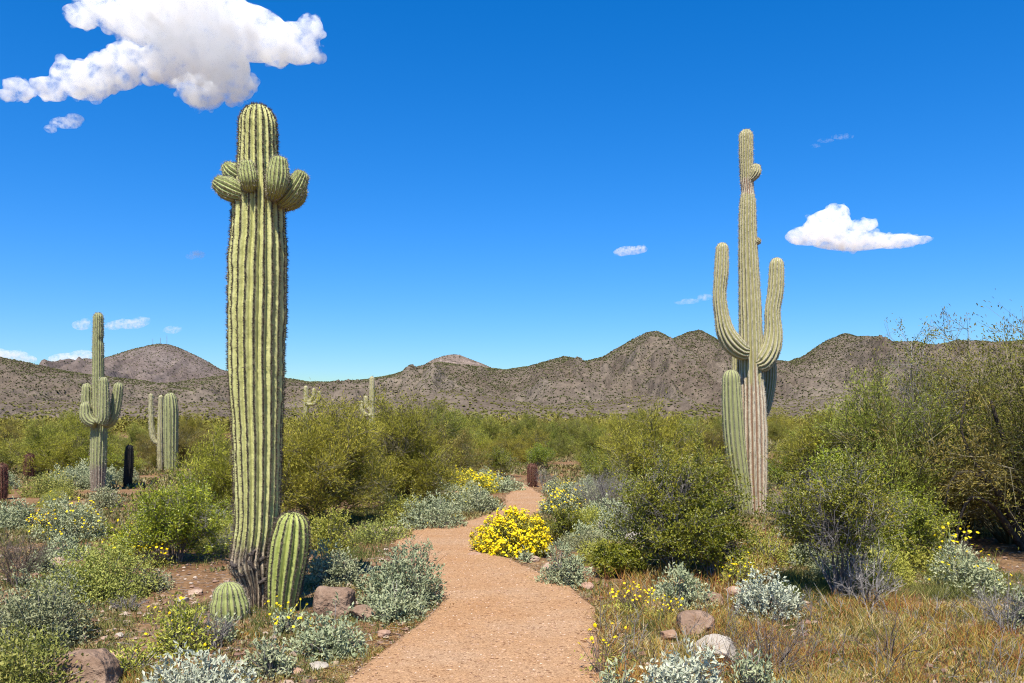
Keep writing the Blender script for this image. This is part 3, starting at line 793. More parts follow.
# ---- the tall right saguaro
YB = CAM_H * F / (513 - HZ)
bB = P(755, 513, YB); bB[2] = 0
B_ = thing('saguaro', bB, 'tall slender pale saguaro right of the path with upcurved arms and streaked trunk', 'cactus', None)
def ageB(arc, th, v):
    z = v[..., 2] + 0 * th
    zt = CAM_H + (HZ - 350) / F * YB
    a = 0.14 + 0.72 * np.clip((zt - z) / 1.1, 0, 1)
    rib = fbm(np.stack(np.broadcast_arrays(z * 0.55, np.cos(th) * 5, np.sin(th) * 5), -1), 77, 3)
    a = a + rib * 0.34
    zc = CAM_H + (HZ - 187) / F * YB
    return np.clip(a + 0.8 * np.exp(-((z - zc) / 0.16) ** 2), 0, 1)
def exB(arc, th):
    zc = CAM_H + (HZ - 186) / F * YB
    return 1 - 0.10 * np.exp(-((arc - zc) / 0.10) ** 2)
cactus_part('trunk', B_, [skin_pale, spine_pale], lambda mb: px_stem(mb,
    [(755,518,10.5),(754.5,500,11.5),(753.5,470,13.5),(753,430,13.5),(752,390,12.5),(751,350,11.8),(750,310,11.2),(748.5,270,9.8),(747.5,230,8.8),(747.5,205,8.0),(747.3,190,6.6),(746.5,175,6.6),(746,155,6.9),(746,137,6.9)],
    YB, bB, nr=17, depth=0.27, per=6, row=0.035, areole=0.04, spine=0.035, nsp=6, sw=0.006, age=ageB, extra=exB, wob=0.09, lump=0.05, seed=41, dome=1.1))
LA = dict(nr=14, depth=0.25, per=6, row=0.03, areole=0.038, spine=0.032, nsp=6, sw=0.006, lump=0.05)
cactus_part('arm', B_, [skin_pale, spine_pale], lambda mb: px_stem(mb,
    [(748,352,7),(742,351,9),(733,344,10.2),(725.5,332,9.2),(721.5,315,7.4),(719.5,295,6.5),(721.2,272,7.1),(722,250,6.3)], YB, bB, dy=-0.25, seed=43, **LA))
cactus_part('arm', B_, [skin_pale, spine_pale], lambda mb: px_stem(mb,
    [(756,366,7),(763,362,10),(770,350,10.2),(773,334,9.2),(772.5,312,7.6),(775.5,290,7.9),(776.5,266,7.2)], YB, bB, dy=-0.12, seed=44, **LA))
cactus_part('arm', B_, [skin_pale, spine_pale], lambda mb: px_stem(mb,
    [(758,424,3.5),(764,412,5),(768,395,6),(770,375,6.4),(769.5,355,6.4),(768.5,340,5.6)], YB, bB, dy=0.45, seed=45, **LA))
cactus_part('arm', B_, [skin_pale, spine_pale], lambda mb: px_stem(mb,
    [(748,410,4),(741,404,5.5),(737.5,390,5.8),(737,372,5.6),(737,358,5.2)], YB, bB, dy=0.45, seed=46, **LA))
cactus_part('bud', B_, [skin_pale, spine_pale], lambda mb: px_stem(mb,
    [(748,181,3),(752,177,5),(755,172,6),(755.5,168,5)], YB, bB, dy=-0.06, seed=47, **{**LA, 'row': 0.02, 'dome': 0.8}))
cactus_part('bud', B_, [skin_pale, spine_pale], lambda mb: px_stem(mb,
    [(753,243,2.5),(756,242,3.4),(758,241,3.4)], YB, bB, dy=-0.06, seed=48, **{**LA, 'row': 0.02, 'dome': 0.8}))
bB2 = P(744, 514, YB - 0.25); bB2[2] = 0
t = thing('saguaro', bB2, 'leaning green saguaro column close against the left of the tall pale right saguaro', 'cactus', None)
cactus_part('trunk', t, [skin_green, spine_pale], lambda mb: px_stem(mb,
    [(745.5,520,7),(744,508,8),(741,490,9.2),(737.5,465,10),(734,435,10.4),(732,405,10.2),(731,380,9)], YB - 0.25, bB2,
    nr=15, depth=0.22, per=6, row=0.03, areole=0.036, spine=0.034, nsp=6, sw=0.0055, age=age_low(0.0, 0.35, 0.6), seed=50, lump=0.03))

# ---- the smaller saguaros on the left
YC = CAM_H * F / (490 - HZ)
bC = P(98, 490, YC); bC[2] = 0
C_ = thing('saguaro', bC, 'smaller saguaro far left with a straight notched top and three short upturned arms', 'cactus', None)
def exC(arc, th):
    zc = CAM_H + (HZ - 336) / F * YC
    return 1 - 0.30 * np.exp(-((arc - zc) / 0.07) ** 2) * np.clip(np.cos(th - 1.3), 0, 1) ** 2
cactus_part('trunk', C_, [skin_green, spine_pale], lambda mb: px_stem(mb,
    [(98,494,6),(98,478,6.8),(98.5,460,7.6),(99,440,7.8),(99,420,7.2),(98.5,400,6.2),(98.3,370,5.6),(98.3,340,5.2),(98.5,318,4.8)], YC, bC,
    nr=16, depth=0.16, per=5, row=0.05, areole=0.06, spine=0.045, nsp=5, sw=0.010, age=age_low(0.1, 1.3, 0.9), extra=exC, seed=61, lump=0.03))
SA = dict(nr=12, depth=0.16, per=5, row=0.045, areole=0.06, spine=0.045, nsp=5, sw=0.010, lump=0.04)
for k, (spec, dy) in enumerate((
    ([(96,424,4.5),(90,421,5.8),(86,415,6),(85.5,408,5.2)], -0.25),
    ([(94,420,4.5),(89,412,5.4),(87,400,5.4),(87,389,5)], -0.05),
    ([(100,424,5),(103.5,417,5.6),(104,404,5.4),(104,390,5.0),(104,382,4.4)], -0.35),
    ([(102,424,5),(110,421,5.8),(114.5,412,5.6),(117,399,5.2),(118.5,388,4.8)], 0.0))):
    cactus_part('arm', C_, [skin_green, spine_pale], lambda mb: px_stem(mb, spec, YC, bC, dy=dy, seed=63 + k, **SA))
YK = CAM_H * F / (487 - HZ)
bK = P(129, 487, YK); bK[2] = 0
t = thing('saguaro', bK, 'short black cactus spear standing right of the smaller left saguaro', 'cactus', None)
cactus_part('trunk', t, [skin_black, spine_black], lambda mb: px_stem(mb,
    [(127.5,490,3.8),(128,478,4.2),(129,465,4.4),(129.3,454,4.2),(129.5,449,3.6)], YK, bK, nr=12, depth=0.15, per=5, row=0.05, areole=0.07, spine=0.05, nsp=5, sw=0.012, seed=70))
YD = 31.0
bD = P(170, HZ + CAM_H * F / YD, YD); bD[2] = 0
t = thing('saguaro', bD, 'thick dark green ribbed saguaro column behind shrubs, left of the tallest saguaro', 'cactus', 'saguaros behind the left shrubs')
cactus_part('trunk', t, [skin_green, spine_dark], lambda mb: px_stem(mb,
    [(171,475,6),(171,455,6.8),(171,430,7.2),(171,410,7.2),(170.5,400,6.4)], YD, bD, nr=14, depth=0.22, per=5, row=0.08, areole=0.09, spine=0.07, nsp=4, sw=0.016, seed=72))
bD2 = P(160, HZ + CAM_H * F / (YD + 1), YD + 1); bD2[2] = 0
t = thing('saguaro', bD2, 'thin saguaro with two slim upright arms just left of the thick dark green column', 'cactus', 'saguaros behind the left shrubs')
cactus_part('trunk', t, [skin_pale, spine_pale], lambda mb: px_stem(mb,
    [(160,474,2.6),(160,450,2.8),(160.5,425,2.7),(161,398,2.4)], YD + 1, bD2, nr=10, depth=0.16, per=5, row=0.09, areole=0.1, spine=0.06, nsp=4, sw=0.016, seed=73))
cactus_part('arm', t, [skin_pale, spine_pale], lambda mb: px_stem(mb,
    [(160,443,2),(156,442,2.5),(153,436,2.8),(151.5,422,2.6),(151,396,2.3)], YD + 1, bD2, nr=10, depth=0.16, per=5, row=0.08, areole=0.1, spine=0.06, nsp=4, sw=0.016, seed=74))
# ---- far saguaros behind the palo verdes
def far_saguaro(px, Y, top, arms, hw, label, seed):
    b = P(px, HZ + CAM_H * F / Y, Y); b[2] = 0
    t = thing('saguaro', b, label, 'cactus', 'far saguaros above the palo verdes')
    base = HZ + CAM_H * F / Y
    cactus_part('trunk', t, [skin_pale, spine_pale], lambda mb: px_stem(mb, [(px, base + 2, hw * 0.9), (px, (base + top) / 2, hw), (px, top + 8, hw * 0.9), (px, top + 2, hw * 0.8)], Y, b, nr=10, depth=0.15, per=4, row=0.15, areole=0.2, spine=0.08, nsp=3, sw=0.02, seed=seed))
    for k, (ax, at, ab) in enumerate(arms):
        sx = 1 if ax > px else -1
        cactus_part('arm', t, [skin_pale, spine_pale], lambda mb: px_stem(mb, [(px, ab + 3, hw * 0.6), (px + (ax - px) * 0.6, ab + 3, hw * 0.75), (ax, ab - 3, hw * 0.8), (ax, (ab + at) / 2, hw * 0.8), (ax, at + 2, hw * 0.7)], Y, b, dy=-0.1 * k, nr=9, depth=0.15, per=4, row=0.12, areole=0.2, spine=0.08, nsp=3, sw=0.02, seed=seed + k + 1))
far_saguaro(372, 48, 377, [(366,396,406),(361.5,401,412)], 3.0, 'pale far saguaro with two left arms rising above the trees left of the path', 80)
far_saguaro(306, 50, 386, [(314,388,398),(319,391,401)], 2.6, 'pale far saguaro just above the treetops right of the tallest saguaro trunk', 86)
far_saguaro(41, 60, 447, [], 2.4, 'small stubby far saguaro in the low scrub near the left edge', 90) if False else None

# ---- barrel cacti
def barrel(px, base, top, hw, label, seed):
    Y = CAM_H * F / (base - HZ); b = P(px, base, Y); b[2] = 0
    t = thing('barrel_cactus', b, label, 'cactus', 'red spined barrel cacti')
    h = base - top
    cactus_part('body', t, [skin_red, spine_red], lambda mb: px_stem(mb, [(px, base + 1.5, hw * 0.8), (px, base - h * 0.3, hw), (px, base - h * 0.6, hw), (px, top + hw * 0.9, hw * 0.9)], Y, b,
        nr=15, depth=0.2, per=5, row=0.03, areole=0.03, spine=0.06, nsp=8, sw=0.008, seed=seed, dome=0.9))
barrel(532.5, 486, 463.5, 4.9, 'reddish brown barrel cactus at the far end of the path', 101)
barrel(1, 499, 463, 6.0, 'dark red barrel cactus cut by the left edge of the photo', 102)
barrel(29.5, 478, 453, 5.0, 'red brown barrel cactus in the shrubs left of the smaller saguaro', 103)
# ------------------------------------------------------------------ shrubs and trees
L_brittle = leaf_mat('brittlebush_leaf', [(0, (0.199, 0.235, 0.119)), (0.45, (0.328, 0.357, 0.199)), (0.8, (0.437, 0.451, 0.265)), (1, (0.517, 0.507, 0.292))], 0.15, 0.7, 0.12)
L_silver = leaf_mat('silver_brittlebush_leaf', [(0, (0.281, 0.309, 0.221)), (0.5, (0.454, 0.474, 0.348)), (1, (0.626, 0.618, 0.451))], 0.12, 0.7, 0.08)
L_bursage = leaf_mat('bursage_leaf', [(0, (0.155, 0.184, 0.041)), (0.5, (0.296, 0.313, 0.071)), (1, (0.513, 0.483, 0.135))], 0.25, 0.6, 0.15)
L_sage = leaf_mat('grey_bursage_leaf', [(0, (0.169, 0.181, 0.090)), (0.5, (0.312, 0.319, 0.165)), (1, (0.494, 0.475, 0.270))], 0.2, 0.7, 0.12)
L_lime = leaf_mat('lime_bursage_leaf', [(0, (0.219, 0.236, 0.032)), (0.5, (0.379, 0.378, 0.063)), (1, (0.554, 0.522, 0.119))], 0.25, 0.6, 0.12)
L_creo = leaf_mat('creosote_leaf', [(0, (0.110, 0.156, 0.011)), (0.5, (0.230, 0.284, 0.018)), (0.85, (0.354, 0.385, 0.030)), (1, (0.532, 0.514, 0.038))], 0.25, 0.42, 0.25, 0.4)
L_creod = leaf_mat('dark_creosote_leaf', [(0, (0.098, 0.125, 0.010)), (0.5, (0.202, 0.217, 0.018)), (0.9, (0.328, 0.311, 0.028)), (1, (0.482, 0.398, 0.048))], 0.25, 0.42, 0.12, 0.4)
L_palo = leaf_mat('palo_verde_twig', [(0, (0.151, 0.144, 0.018)), (0.4, (0.285, 0.270, 0.031)), (0.8, (0.405, 0.372, 0.046)), (1, (0.523, 0.439, 0.073))], 0.22, 0.6, 0.26)
L_palog = leaf_mat('olive_palo_verde_twig', [(0, (0.115, 0.125, 0.019)), (0.4, (0.215, 0.233, 0.035)), (0.8, (0.306, 0.316, 0.051)), (1, (0.429, 0.367, 0.082))], 0.22, 0.6, 0.26)
L_flower = leaf_mat('yellow_petal', [(0, (0.700, 0.463, 0.000)), (0.5, (0.840, 0.632, 0.005)), (1, (0.880, 0.737, 0.030))], 0.2, 0.6, 0.03)
L_rust = leaf_mat('rusty_olive_twig', [(0, (0.102, 0.081, 0.018)), (0.4, (0.204, 0.166, 0.032)), (0.8, (0.289, 0.228, 0.050)), (1, (0.357, 0.257, 0.080))], 0.22, 0.6, 0.1)
W_grey = leaf_mat('grey_twig', [(0, (0.085, 0.075, 0.068)), (0.6, (0.19, 0.17, 0.155)), (1, (0.34, 0.31, 0.28))], 0.0, 0.9, 0.12)
W_brown = leaf_mat('brown_twig', [(0, (0.055, 0.042, 0.034)), (0.6, (0.12, 0.092, 0.072)), (1, (0.24, 0.19, 0.15))], 0.0, 0.9, 0.12)
W_dark = rough_mat('dark_bark', [(0.3, (0.022, 0.018, 0.015)), (0.7, (0.085, 0.068, 0.055))], 20, 0.6, 0.9)
W_palo = leaf_mat('palo_verde_bark', [(0, (0.06, 0.055, 0.028)), (0.5, (0.13, 0.115, 0.055)), (1, (0.30, 0.26, 0.16))], 0.0, 0.8, 0.12)

def flower_heads(mb, p, d, r, rng):
    """small daisies: eight petals each"""
    n = len(p); d = nrm(d); s = nrm(np.cross(d, rng.normal(size=(n, 3)))); u = np.cross(d, s)
    r = np.broadcast_to(np.asarray(r, float), (n,))[:, None]
    K = 8; v = [p + d * r * 0.25]
    for k in range(K * 2):
        a = k / (K * 2) * 6.2832; q = 1.0 if k % 2 == 0 else 0.62
        v.append(p + (math.cos(a) * s + math.sin(a) * u) * r * q + d * r * (0.1 if k % 2 else 0.0))
    v = np.stack(v, 1).reshape(-1, 3); i = np.arange(n)[:, None] * (K * 2 + 1)
    f = np.concatenate([i + np.array([[0, 1 + k, 1 + (k + 1) % (K * 2)]]) for k in range(K * 2)])
    mb.add(v, f, np.repeat(rng.random(n), K * 2 + 1))

def dome_dirs(n, rng, low=-0.15):
    z = rng.uniform(low, 1, n) ; a = rng.uniform(0, 6.2832, n); c = np.sqrt(np.maximum(1 - z * z, 0))
    return np.stack([c * np.cos(a), c * np.sin(a), z], -1)

def mound(w, h, seed, leaf=0.045, lw=0.42, per=8, dens=430.0, lump=0.22, stems=70, flowers=0, fl_r=0.016, stalk=0.12, raggy=0.35, tw=0.0035, lobes=True):
    """a rounded shrub: rosettes of leaves on stem tips -> foliage, stems, flowers"""
    rng = np.random.default_rng(seed)
    rx = w / 2; area = 2 * math.pi * rx * max(h, rx * 0.8)
    n = int(area * dens)
    d = dome_dirs(n, rng)
    off = rng.uniform(0, 50, 3)
    lob = 1 - lump + lump * 1.6 * (fbm(d * 2.2 + off, seed, 3) * 0.5 + 0.35) + lump * 0.6 * fbm(d * 6 + off, seed + 2, 2)
    rad = np.where(rng.random(n) < 0.68, rng.uniform(0.9, 1.03, n), rng.uniform(0.5, 0.95, n)) * lob
    nl = int(rng.integers(3, 6)); la = rng.uniform(0, 6.28) + np.arange(nl) / nl * 6.28     # several lobes of uneven height
    lr = rng.uniform(0.55, 0.85, nl); lh = rng.uniform(0.55, 0.9, nl); lh[rng.integers(nl)] = 1.0
    lc = np.stack([np.cos(la), np.sin(la), 0 * la], -1) * ((1 - lr) * rng.uniform(0.7, 1.1, nl))[:, None]
    li = rng.choice(nl, n, p=lr ** 2 / (lr ** 2).sum())
    if not lobes: lr[:] = 1.0; lh[:] = 1.0; lc[:] = 0.0
    tip = d * rad[:, None] * np.stack([lr[li] * rx, lr[li] * rx, lh[li] * h], -1) + lc[li] * rx
    tip[:, 2] = np.abs(tip[:, 2]) * np.where(d[:, 2] < 0, 0.35, 1.0) + 0.01
    if lobes:                                # keep the asked width and height
        tip[:, :2] *= rx / np.percentile(np.hypot(tip[:, 0], tip[:, 1]), 97)
        tip[:, 2] *= h / np.percentile(tip[:, 2], 98.5)
    out = nrm(d * np.array([1, 1, 1.15]) + np.array([0, 0, 0.25]))
    fol = MB()
    pp = np.repeat(tip, per, 0); oo = np.repeat(out, per, 0); M = len(pp)
    dd = nrm(oo * rng.uniform(0.0, 1.0, (M, 1)) + nrm(rng.normal(size=(M, 3))) * 0.85 + np.array([0, 0, 0.15]))
    pp = pp - oo * leaf * rng.uniform(0, 1.4, (M, 1)) + rng.normal(size=(M, 3)) * leaf * raggy
    pp[:, 2] = np.maximum(pp[:, 2], 0.008)
    ti = np.clip(np.repeat(rng.random(n), per) * 0.5 + rng.random(M) * 0.5, 0, 1)
    leaves(fol, pp, dd, leaf * rng.uniform(0.6, 1.15, M), leaf * lw * rng.uniform(0.7, 1.1, M), rng, ti)
    st = MB()
    ks = rng.choice(n, min(stems, n), False)
    for k in ks:
        b = tip[k] * np.array([0.03, 0.03, 0]); m = tip[k] * np.array([0.55, 0.55, 0.35]) + rng.normal(size=3) * 0.02
        pts = bez(b, m, tip[k], 5)
        segs(st, pts[:-1], pts[1:], tw * np.linspace(1.6, 0.9, 4), tw * np.linspace(1.4, 0.6, 4), 3, rng.random())
    fl = None
    if flowers:
        fl = MB(); ups = np.where(d[:, 2] > 0.05)[0]
        ks = rng.choice(ups, flowers, len(ups) < flowers)
        top = tip[ks] + nrm(out[ks] + np.array([0, 0, 0.6]) + rng.normal(size=(flowers, 3)) * 0.35) * (stalk * rng.uniform(0.4, 1.1, flowers))[:, None]
        flower_heads(fl, top, nrm(out[ks] + rng.normal(size=(flowers, 3)) * 0.5 + np.array([0, -0.2, 0.3])), fl_r * rng.uniform(0.75, 1.2, flowers), rng)
        segs(fl, tip[ks], top, 0.0018, 0.0014, 3, rng.random(flowers), 1)
    return fol, st, fl

def bushy(w, h, seed, nstem=18, nside=8, nsub=4, leaf=0.024, lw=0.5, per_sub=10, per_side=8, droop=0.0, base=0.10, side_len=0.26, sub_len=0.13,
          r0=0.012, spread=0.45, strand=False, t0=0.3, jit=0.02, zmin=0.03, tops=(0.7, 1.0), flow=0.35, gap=-0.38):
    rng = np.random.default_rng(seed)
    wood, fol = MB(), MB()
    S = max(h, w * 0.5)
    P0, P1, RA, RB = [], [], [], []
    LP, LD = [], []
    for i in range(nstem):
        az = (i + rng.uniform(-0.4, 0.4)) / nstem * 6.2832 * 2.618; s = math.sqrt(rng.uniform(0.02, 1.0))
        tip = np.array([math.cos(az) * s * w / 2, math.sin(az) * s * w / 2, h * (1 - spread * s * s) * rng.uniform(*tops)])
        b = np.array([math.cos(az), math.sin(az), 0]) * base * rng.uniform(0.1, 1); b[2] = -0.02
        ctl = np.array([tip[0] * flow, tip[1] * flow, tip[2] * 0.6]) + rng.normal(size=3) * 0.04 * S
        pts = bez(b, ctl, tip, 9); pts[2:-1] += rng.normal(size=(6, 3)) * 0.012 * S
        rr = r0 * np.linspace(1, 0.25, 9) * rng.uniform(0.7, 1.2)
        P0 += list(pts[:-1]); P1 += list(pts[1:]); RA += list(rr[:-1]); RB += list(rr[1:])
        for k in range(nside):
            t = t0 + (1 - t0) * (k + rng.random()) / nside
            f = t * 8; i0 = min(int(f), 7); p = pts[i0] * (1 - (f - i0)) + pts[i0 + 1] * (f - i0)
            tg = nrm(pts[i0 + 1] - pts[i0])
            d = nrm(tg * 0.7 + nrm(rng.normal(size=3)) * 0.9 + np.array([0, 0, 0.25 - droop]))
            L = side_len * S * rng.uniform(0.5, 1.1) * (1.15 - 0.5 * t)
            q = bez(p, p + d * L * 0.5 + rng.normal(size=3) * L * 0.08, p + d * L + np.array([0, 0, (0.1 - droop) * L]), 4)
            q[:, 2] = np.maximum(q[:, 2], zmin)
            r = r0 * 0.34
            P0 += list(q[:-1]); P1 += list(q[1:]); RA += [r, r * .8, r * .6]; RB += [r * .8, r * .6, r * .4]
            tt = rng.uniform(0.15, 1, per_side)[:, None]
            LP.append(p * (1 - tt) + q[-1] * tt + rng.normal(size=(per_side, 3)) * jit); LD.append(np.repeat(d[None], per_side, 0))
            for _ in range(nsub):
                u = rng.uniform(0.25, 1.0); p2 = q[0] * (1 - u) + q[-1] * u
                d2 = nrm(d * 0.6 + nrm(rng.normal(size=3)) * 0.9 + np.array([0, 0, 0.2 - droop]))
                L2 = sub_len * S * rng.uniform(0.5, 1.15); e = p2 + d2 * L2; e[2] = max(e[2], zmin)
                P0.append(p2); P1.append(e); RA.append(r * 0.5); RB.append(r * 0.25)
                tt = rng.uniform(0.1, 1.05, per_sub)[:, None]
                LP.append(p2 * (1 - tt) + e * tt + rng.normal(size=(per_sub, 3)) * jit); LD.append(np.repeat(d2[None], per_sub, 0))
    P0, P1 = np.array(P0), np.array(P1)
    segs(wood, P0, P1, np.array(RA), np.array(RB), 4 if r0 > 0.015 else 3, np.clip(0.5 + 0.25 * rng.normal(size=len(P0)), 0, 1))
    if LP:
        LP, LD = np.concatenate(LP), np.concatenate(LD); n = len(LP)
        if n:
            cn = vnoise(LP * (5.5 / S) + seed * 0.37, seed + 3) + 0.5 * vnoise(LP * (12.0 / S) + seed * 0.11, seed + 4)
            kp = cn + rng.normal(size=n) * 0.10 > gap                    # clumps with gaps between them
            LP, LD = LP[kp], LD[kp]; n = len(LP)
            dd = nrm(LD * (0.8 if strand else 0.35) + nrm(rng.normal(size=(n, 3))) * (0.6 if strand else 0.9) + np.array([0, 0, 0.25]))
            LP[:, 2] = np.maximum(LP[:, 2], 0.01)
            cl = vnoise(LP * (2.2 / S * 2) + seed, seed) * 0.25
            leaves(fol, LP, dd, leaf * rng.uniform(0.6, 1.3, n), leaf * lw * rng.uniform(0.7, 1.2, n), rng, np.clip(rng.random(n) * 0.7 + 0.15 + cl, 0, 1))
    return fol, wood, None

def dry(w, h, seed, nstem=16, nside=7, nsub=4, r0=0.006, **kw):
    return bushy(w, h, seed, nstem=nstem, nside=nside, nsub=nsub, per_sub=0, per_side=0, r0=r0, **kw)

NAMES = {'mound': ('foliage', 'stem'), 'bushy': ('foliage', 'stem'), 'tree': ('crown', 'trunk'), 'dry': ('foliage', 'branches')}
def make_plant(name, loc, label, cat, group, geo, mats, names=('foliage', 'stem'), rz=0.0):
    t = thing(name, loc, label, cat, group, rz)
    fol, wood, fl = geo
    if fol is not None and fol.n: link(names[0], fol.mesh(names[0], mats[0]), t)
    if wood is not None and wood.n: link(names[1], wood.mesh(names[1], mats[1]), t)
    if fl is not None and fl.n:
        f = link('flowers', fl.mesh('flowers', [L_flower, L_lime]), t); f['kind'] = 'stuff'
    return t

def spot(cx, top, bot, wpx, depth=0.75):
    """where a mound stands whose front edge touches the ground at row bot"""
    Yf = CAM_H * F / (bot - HZ); Y = Yf
    for _ in range(6): Y = Yf + depth * wpx / 2 / F * Y
    w = wpx / F * Y; h = CAM_H - (top - HZ) / F * Y
    x = (cx - 512) / F * Y
    return np.array([x, Y, float(ground_z(x, Y)) - 0.005]), w, h

PLANTS = []          # (px, Y, half width px, top) of everything placed, for the scatter below
seedn = [1000]
def plant(kind, cx, top, bot, wpx, label, group=None, name=None, depth=0.75, rz=None, **kw):
    seedn[0] += 1; sd = seedn[0]
    loc, w, h = spot(cx, top, bot, wpx, depth)
    h = max(h, 0.08)
    PLANTS.append((cx, loc[1], wpx / 2, top, bot))
    Y = loc[1]; far = max(1.0, Y / 9.0)
    if kind in ('brittle', 'silver'):
        lf = 0.046 * far ** 0.6
        geo = mound(w, h, sd, leaf=lf, lw=0.44, dens=kw.pop('dens', 430 / far ** 1.1), **kw)
        return make_plant(name or 'brittlebush', loc, label, 'shrub', group, geo, (L_brittle if kind == 'brittle' else L_silver, W_grey))
    if kind in ('bursage', 'sage', 'lime'):
        lf = 0.036 * far ** 0.5
        geo = mound(w, h, sd, leaf=lf, lw=0.5, per=9, dens=kw.pop('dens', 620 / far ** 1.1), stems=140, raggy=0.8, **{'lump': 0.36, **kw})
        return make_plant(name or 'bursage', loc, label, 'shrub', group, geo, ({'bursage': L_bursage, 'sage': L_sage, 'lime': L_lime}[kind], W_grey))
    if kind in ('creosote', 'creosote_dark'):
        geo = bushy(w, h, sd, **{**dict(nstem=30, nside=11, nsub=5, leaf=0.036, per_sub=12, per_side=10, r0=0.008, spread=0.55, side_len=0.30, sub_len=0.16, t0=0.2), **kw})
        return make_plant(name or 'creosote_bush', loc, label, 'shrub', group, geo, (L_creo if kind == 'creosote' else L_creod, W_grey))
    if kind in ('palo', 'palog', 'rust'):
        geo = bushy(w, h, sd, **{**dict(nstem=20, nside=12, nsub=6, leaf=0.13, lw=0.15, per_sub=13, per_side=10, r0=0.02, spread=0.7, strand=True, side_len=0.3, sub_len=0.16, jit=0.05, t0=0.22), **kw})
        return make_plant(name or 'palo_verde', loc, label, 'tree', group, geo, ({'palo': L_palo, 'palog': L_palog, 'rust': L_rust}[kind], W_palo), ('crown', 'trunk'))
    if kind in ('dry', 'dry_dark'):
        geo = dry(w, h, sd, **kw)
        return make_plant(name or 'dry_shrub', loc, label, 'dead shrub', group, geo, (None, W_grey if kind == 'dry' else W_brown), ('foliage', 'branches'))

# ---------------- left foreground
plant('silver', 198, 651, 712, 118, 'silver white leafed brittlebush at the bottom edge below the small rounded cactus')
plant('brittle', 270, 633, 678, 56, 'small pale brittlebush right beside the white brittlebush at the bottom edge', dens=330)
plant('brittle', 332, 614, 661, 88, 'grey green brittlebush in front of the leaning young saguaro')
plant('bursage', 24, 630, 705, 112, 'yellow green bushy shrub in the bottom left corner', 'leafy green bursage shrubs')
plant('sage', 36, 572, 652, 110, 'grey green shrub with bare dark twigs at the left edge above the corner shrub', 'leafy green bursage shrubs')
plant('bursage', 97, 545, 604, 110, 'dense dark green rounded shrub left of the bare stony ground', 'leafy green bursage shrubs')
plant('dry_dark', 18, 527, 590, 70, 'grey bare twiggy shrub at the left edge behind the grey green shrub', nstem=26, nside=9, nsub=6)
plant('brittle', 68, 534, 560, 50, 'low silver brittlebush behind the tan boulder at left', flowers=0)
plant('brittle', 72, 500, 541, 72, 'pale brittlebush with yellow flowers in front of the smaller left saguaro', flowers=170, fl_r=0.02)
plant('brittle', 14, 500, 530, 48, 'silver green brittlebush at the left edge below the dark barrel cactus')
plant('bursage', 50, 473, 497, 56, 'low green shrub left of the smaller saguaro foot', 'leafy green bursage shrubs')
plant('sage', 104, 487, 508, 36, 'low grey shrub right at the foot of the smaller left saguaro')
plant('creosote', 176, 478, 568, 116, 'bright green creosote bush left of the tallest saguaro', nstem=34, per_sub=11)
plant('lime', 128, 528, 561, 44, 'low shrub with yellow flowers behind the dark green rounded shrub', flowers=120, fl_r=0.02)
plant('lime', 181, 603, 657, 64, 'yellow green shrub with a few orange flowers left of the small rounded cactus', flowers=30, fl_r=0.014, dens=380)
plant('dry', 214, 606, 650, 52, 'grey leafless twigs in front of the small rounded cactus', nstem=16)
plant('brittle', 222, 612, 640, 36, 'small pale leafy plant at the base of the small rounded cactus', dens=230)
plant('brittle', 286, 606, 632, 40, 'small pale plant with orange yellow flowers at the foot of the leaning young saguaro', flowers=36, fl_r=0.015, dens=240)
plant('brittle', 333, 543, 586, 62, 'darker grey green brittlebush just right of the leaning young saguaro')
plant('brittle', 404, 545, 609, 92, 'large dense grey green brittlebush on the left edge of the path')
plant('brittle', 396, 584, 622, 66, 'smaller brittlebush in front of the large dense one beside the path')
plant('dry_dark', 412, 528, 600, 84, 'thin bare reddish stalks rising from behind the large brittlebush by the path', name='dry_stalks', nstem=22, nside=2, nsub=1, r0=0.004, spread=0.25, base=0.03)
plant('lime', 327, 511, 552, 52, 'spiky yellow green shrub behind the leaning young saguaro')
plant('bursage', 378, 520, 543, 70, 'low yellowish green plants at the left inner bend of the path', dens=260)
# ---------------- beyond the bend, left of the path
plant('brittle', 432, 497, 530, 76, 'grey green brittlebush at the outer bend of the path', 'brittlebushes along the far bend of the path', flowers=8)
plant('lime', 405, 496, 526, 50, 'yellowish green brittlebush left of the path bend', 'brittlebushes along the far bend of the path', flowers=10)
plant('brittle', 480, 489, 512, 46, 'pale brittlebush mound right where the path turns away', 'brittlebushes along the far bend of the path')
plant('brittle', 450, 492, 513, 44, 'pale brittlebush left of the far path opening', 'brittlebushes along the far bend of the path', flowers=10)
plant('lime', 462, 471, 494, 72, 'broad brittlebush covered in yellow flowers beyond the bend, left of the far path opening', 'brittlebushes along the far bend of the path', flowers=1300, fl_r=0.028, stalk=0.06)
plant('lime', 444, 473, 496, 42, 'small yellow flowered brittlebush beside the broad one behind the bend', 'brittlebushes along the far bend of the path', flowers=600, fl_r=0.028, stalk=0.06)
plant('lime', 488, 473, 488, 36, 'yellow flowered brittlebush just left of the far path opening', 'brittlebushes along the far bend of the path', flowers=600, fl_r=0.028, stalk=0.06)
plant('brittle', 508, 476, 492, 40, 'pale low brittlebush just left of the reddish barrel cactus', 'brittlebushes along the far bend of the path')
